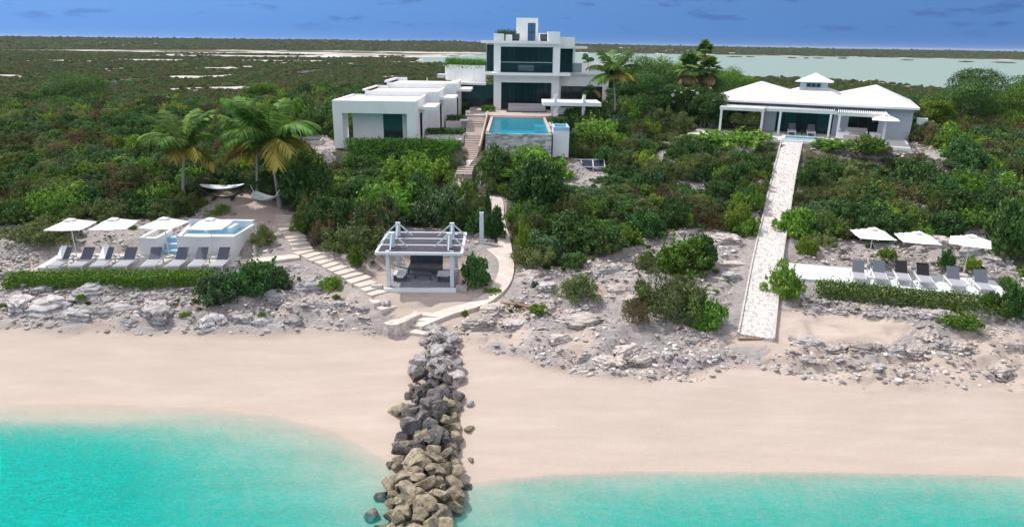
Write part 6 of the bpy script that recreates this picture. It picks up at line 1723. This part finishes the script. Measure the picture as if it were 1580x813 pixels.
LD = [ledge_mesh('limestone_ledge', 'r_grey', 400 + i) for i in range(6)] + [ledge_mesh('limestone_ledge', 'r_pale', 420 + i) for i in range(4)]
LEDGE = [  # px, py centre, width, height
    (20, 470, 60, 26), (52, 478, 95, 34), (120, 492, 70, 22), (160, 485, 90, 26), (238, 490, 78, 30), (196, 500, 40, 14), (285, 496, 50, 18), (322, 498, 74, 26), (372, 494, 60, 22), (405, 500, 46, 16), (448, 497, 42, 26), (490, 472, 40, 24), (130, 455, 60, 20), (60, 450, 60, 18), (232, 470, 60, 14), (430, 462, 60, 24), (470, 440, 70, 30), (520, 470, 40, 18), (560, 478, 46, 22), (590, 470, 30, 14), (450, 415, 50, 14),
    (668, 512, 60, 22), (700, 520, 46, 18), (740, 500, 60, 22), (790, 505, 70, 18), (865, 525, 46, 20), (760, 480, 60, 16), (840, 445, 60, 18), (900, 500, 90, 20), (960, 450, 70, 24), (940, 420, 60, 20), (820, 425, 60, 16), (985, 470, 50, 20),
    (905, 553, 46, 26), (945, 558, 56, 28), (990, 560, 60, 30), (1030, 555, 36, 22), (970, 545, 60, 20), (1075, 528, 50, 12), (1240, 530, 60, 14), (1290, 540, 60, 16), (1340, 548, 60, 20), (1390, 545, 50, 18), (1430, 520, 60, 26), (1420, 545, 40, 16), (1360, 575, 40, 18), (1400, 580, 30, 12), (1245, 560, 20, 12), (1460, 535, 40, 18), (1560, 580, 50, 22), (1510, 490, 60, 24), (1450, 490, 60, 20), (1480, 540, 50, 14), (1560, 540, 40, 22),
    (1500, 390, 60, 26), (1460, 375, 50, 26), (1420, 385, 40, 20), (1535, 400, 40, 24), (1300, 385, 40, 20), (1265, 372, 30, 22), (1130, 430, 50, 26), (1115, 470, 40, 22), (1125, 370, 50, 18), (1120, 500, 30, 16)]
# rock groups by stretch of shore
def shore_zone(px, py):
    if py < 415 and px > 1000: return 'among the scrub edge by the right terrace and pebble path'
    if px < 470: return 'along the sand below the left terrace'
    if px < 640: return 'on the rocks beside the stone steps'
    if px < 880: return 'between the groyne and the wooden beam'
    if px < 1140: return 'on the shore left of the pebble path'
    return 'on the shore below the right terrace'
for i, (px, py, w_, h_) in enumerate(LEDGE):
    P = hit(px, py + h_ * 0.3); s = np.linalg.norm(P - np.array([0, 0, CAMH])) / F; r = w_ * s / 2
    pale = (i % 3 != 0) and px > 640; me = LD[random.randrange(6, 10) if pale else random.randrange(0, 6)]
    o = put('limestone_ledge', me, None, (P[0], P[1] + r * 0.35, ZG(P[0], P[1]) + 0.0), random.uniform(-0.5, 0.5) + (pi if random.random() < 0.5 else 0), (r * 1.1, r * random.uniform(0.6, 0.85), min(r * 0.66, h_ * s * 0.86)))
    zn = shore_zone(px, py); cl = 'pale' if pale else 'grey'; tag(o, f'eroded {cl} limestone ledge {zn}', 'rock', f'{cl} limestone ledges {zn}')
# sand scarp lip and rubble, cobbles: countless stones
SM = [rock_mesh('stone', m, 500 + 3 * i + j * 40, 9, 2, 0.75, 0.04) for j, m in enumerate(('r_grey', 'r_pale', 'r_cobble')) for i in range(3)]
SPp = [proto(m) for m in SM]


def stones(name, n, fn, smin, smax, idxs, label):
    P = []; x = rng.uniform(-36, 36, n); y = rng.uniform(26.5, 62 if name == 'rubble' else 52, n); z = ground_h(x, y); k = fn(x, y, z) & visible(x, y, z, 30); x, y, z = x[k], y[k], z[k]; n = len(x)
    s = smin * (smax / smin) ** rng.random(n) ** 1.8
    scatter(name, SPp, np.stack([x, y, z + s * 0.2], 1), rng.uniform(0, 6.28, n), np.stack([s * rng.uniform(0.9, 1.5, n), s, s * rng.uniform(0.5, 0.9, n)], 1), rng.choice(idxs, n), label, 'stones')


def rub(x, y, z):
    px, py = to_px(x, y, z); hole = (in_poly(px, py, PATCHY) | (px > 960)) & ~in_poly(px, py, BARE) & (veg_density(x, y) < 0.5)
    for g in GAPS: hole |= in_poly(px, py, g)
    ok = (in_poly(px, py, BARE) | hole) & (rock_zone(x, y) > 0.3) & (calm(x, y) < 0.35)
    for poly in ([(1200, 478), (1330, 484), (1420, 500), (1370, 530), (1310, 545), (1250, 520), (1190, 525)], [(560, 392), (740, 392), (760, 440), (700, 475), (620, 500), (560, 450)]): ok &= ~in_poly(px, py, poly)
    return ok & (rng.random(len(x)) < 0.25 + 0.75 * sstep(0.42, 0.6, fbm(x / 2.2, y / 2.2, 63, 3)))


stones('rubble', 130000, rub, 0.022, 0.17, [0, 1, 3, 4, 5, 6, 7], 'loose limestone rubble strewn over the shore rocks')


def cob(x, y, z):
    px, py = to_px(x, y, z)
    return (in_poly(px, py, [(40, 430), (340, 432), (300, 470), (200, 475), (90, 462), (0, 440), (0, 395), (40, 385), (70, 415)]) | in_poly(px, py, [(1235, 462), (1555, 478), (1540, 505), (1400, 490), (1240, 485)]) | in_poly(px, py, [(1300, 395), (1520, 408), (1510, 425), (1310, 410)])) & (calm(x, y) < 0.6)


stones('cobbles', 120000, cob, 0.06, 0.19, [6, 7, 8, 6, 7, 8, 4], 'bank of white cobbles below the terrace hedges')
print('objects', len(S.objects), 'boulders', cnt)

# ------------------------------------------------------------------ air
hz = MB().box(-13000, 13000, -4500, 12500, -6, 34).build('haze', 'white_paint'); tag(hz, kind='stuff')
hm = bpy.data.materials.new('thin_air'); hm.use_nodes = True; hn = hm.node_tree; hn.nodes.remove(hn.nodes['Principled BSDF'])
pv = hn.nodes.new('ShaderNodeVolumePrincipled'); pv.inputs['Color'].default_value = (0.80, 0.88, 1.0, 1); pv.inputs['Density'].default_value = HAZE; pv.inputs['Anisotropy'].default_value = 0.0
hn.links.new(pv.outputs[0], hn.nodes['Material Output'].inputs['Volume']); hz.data.materials.clear(); hz.data.materials.append(hm)
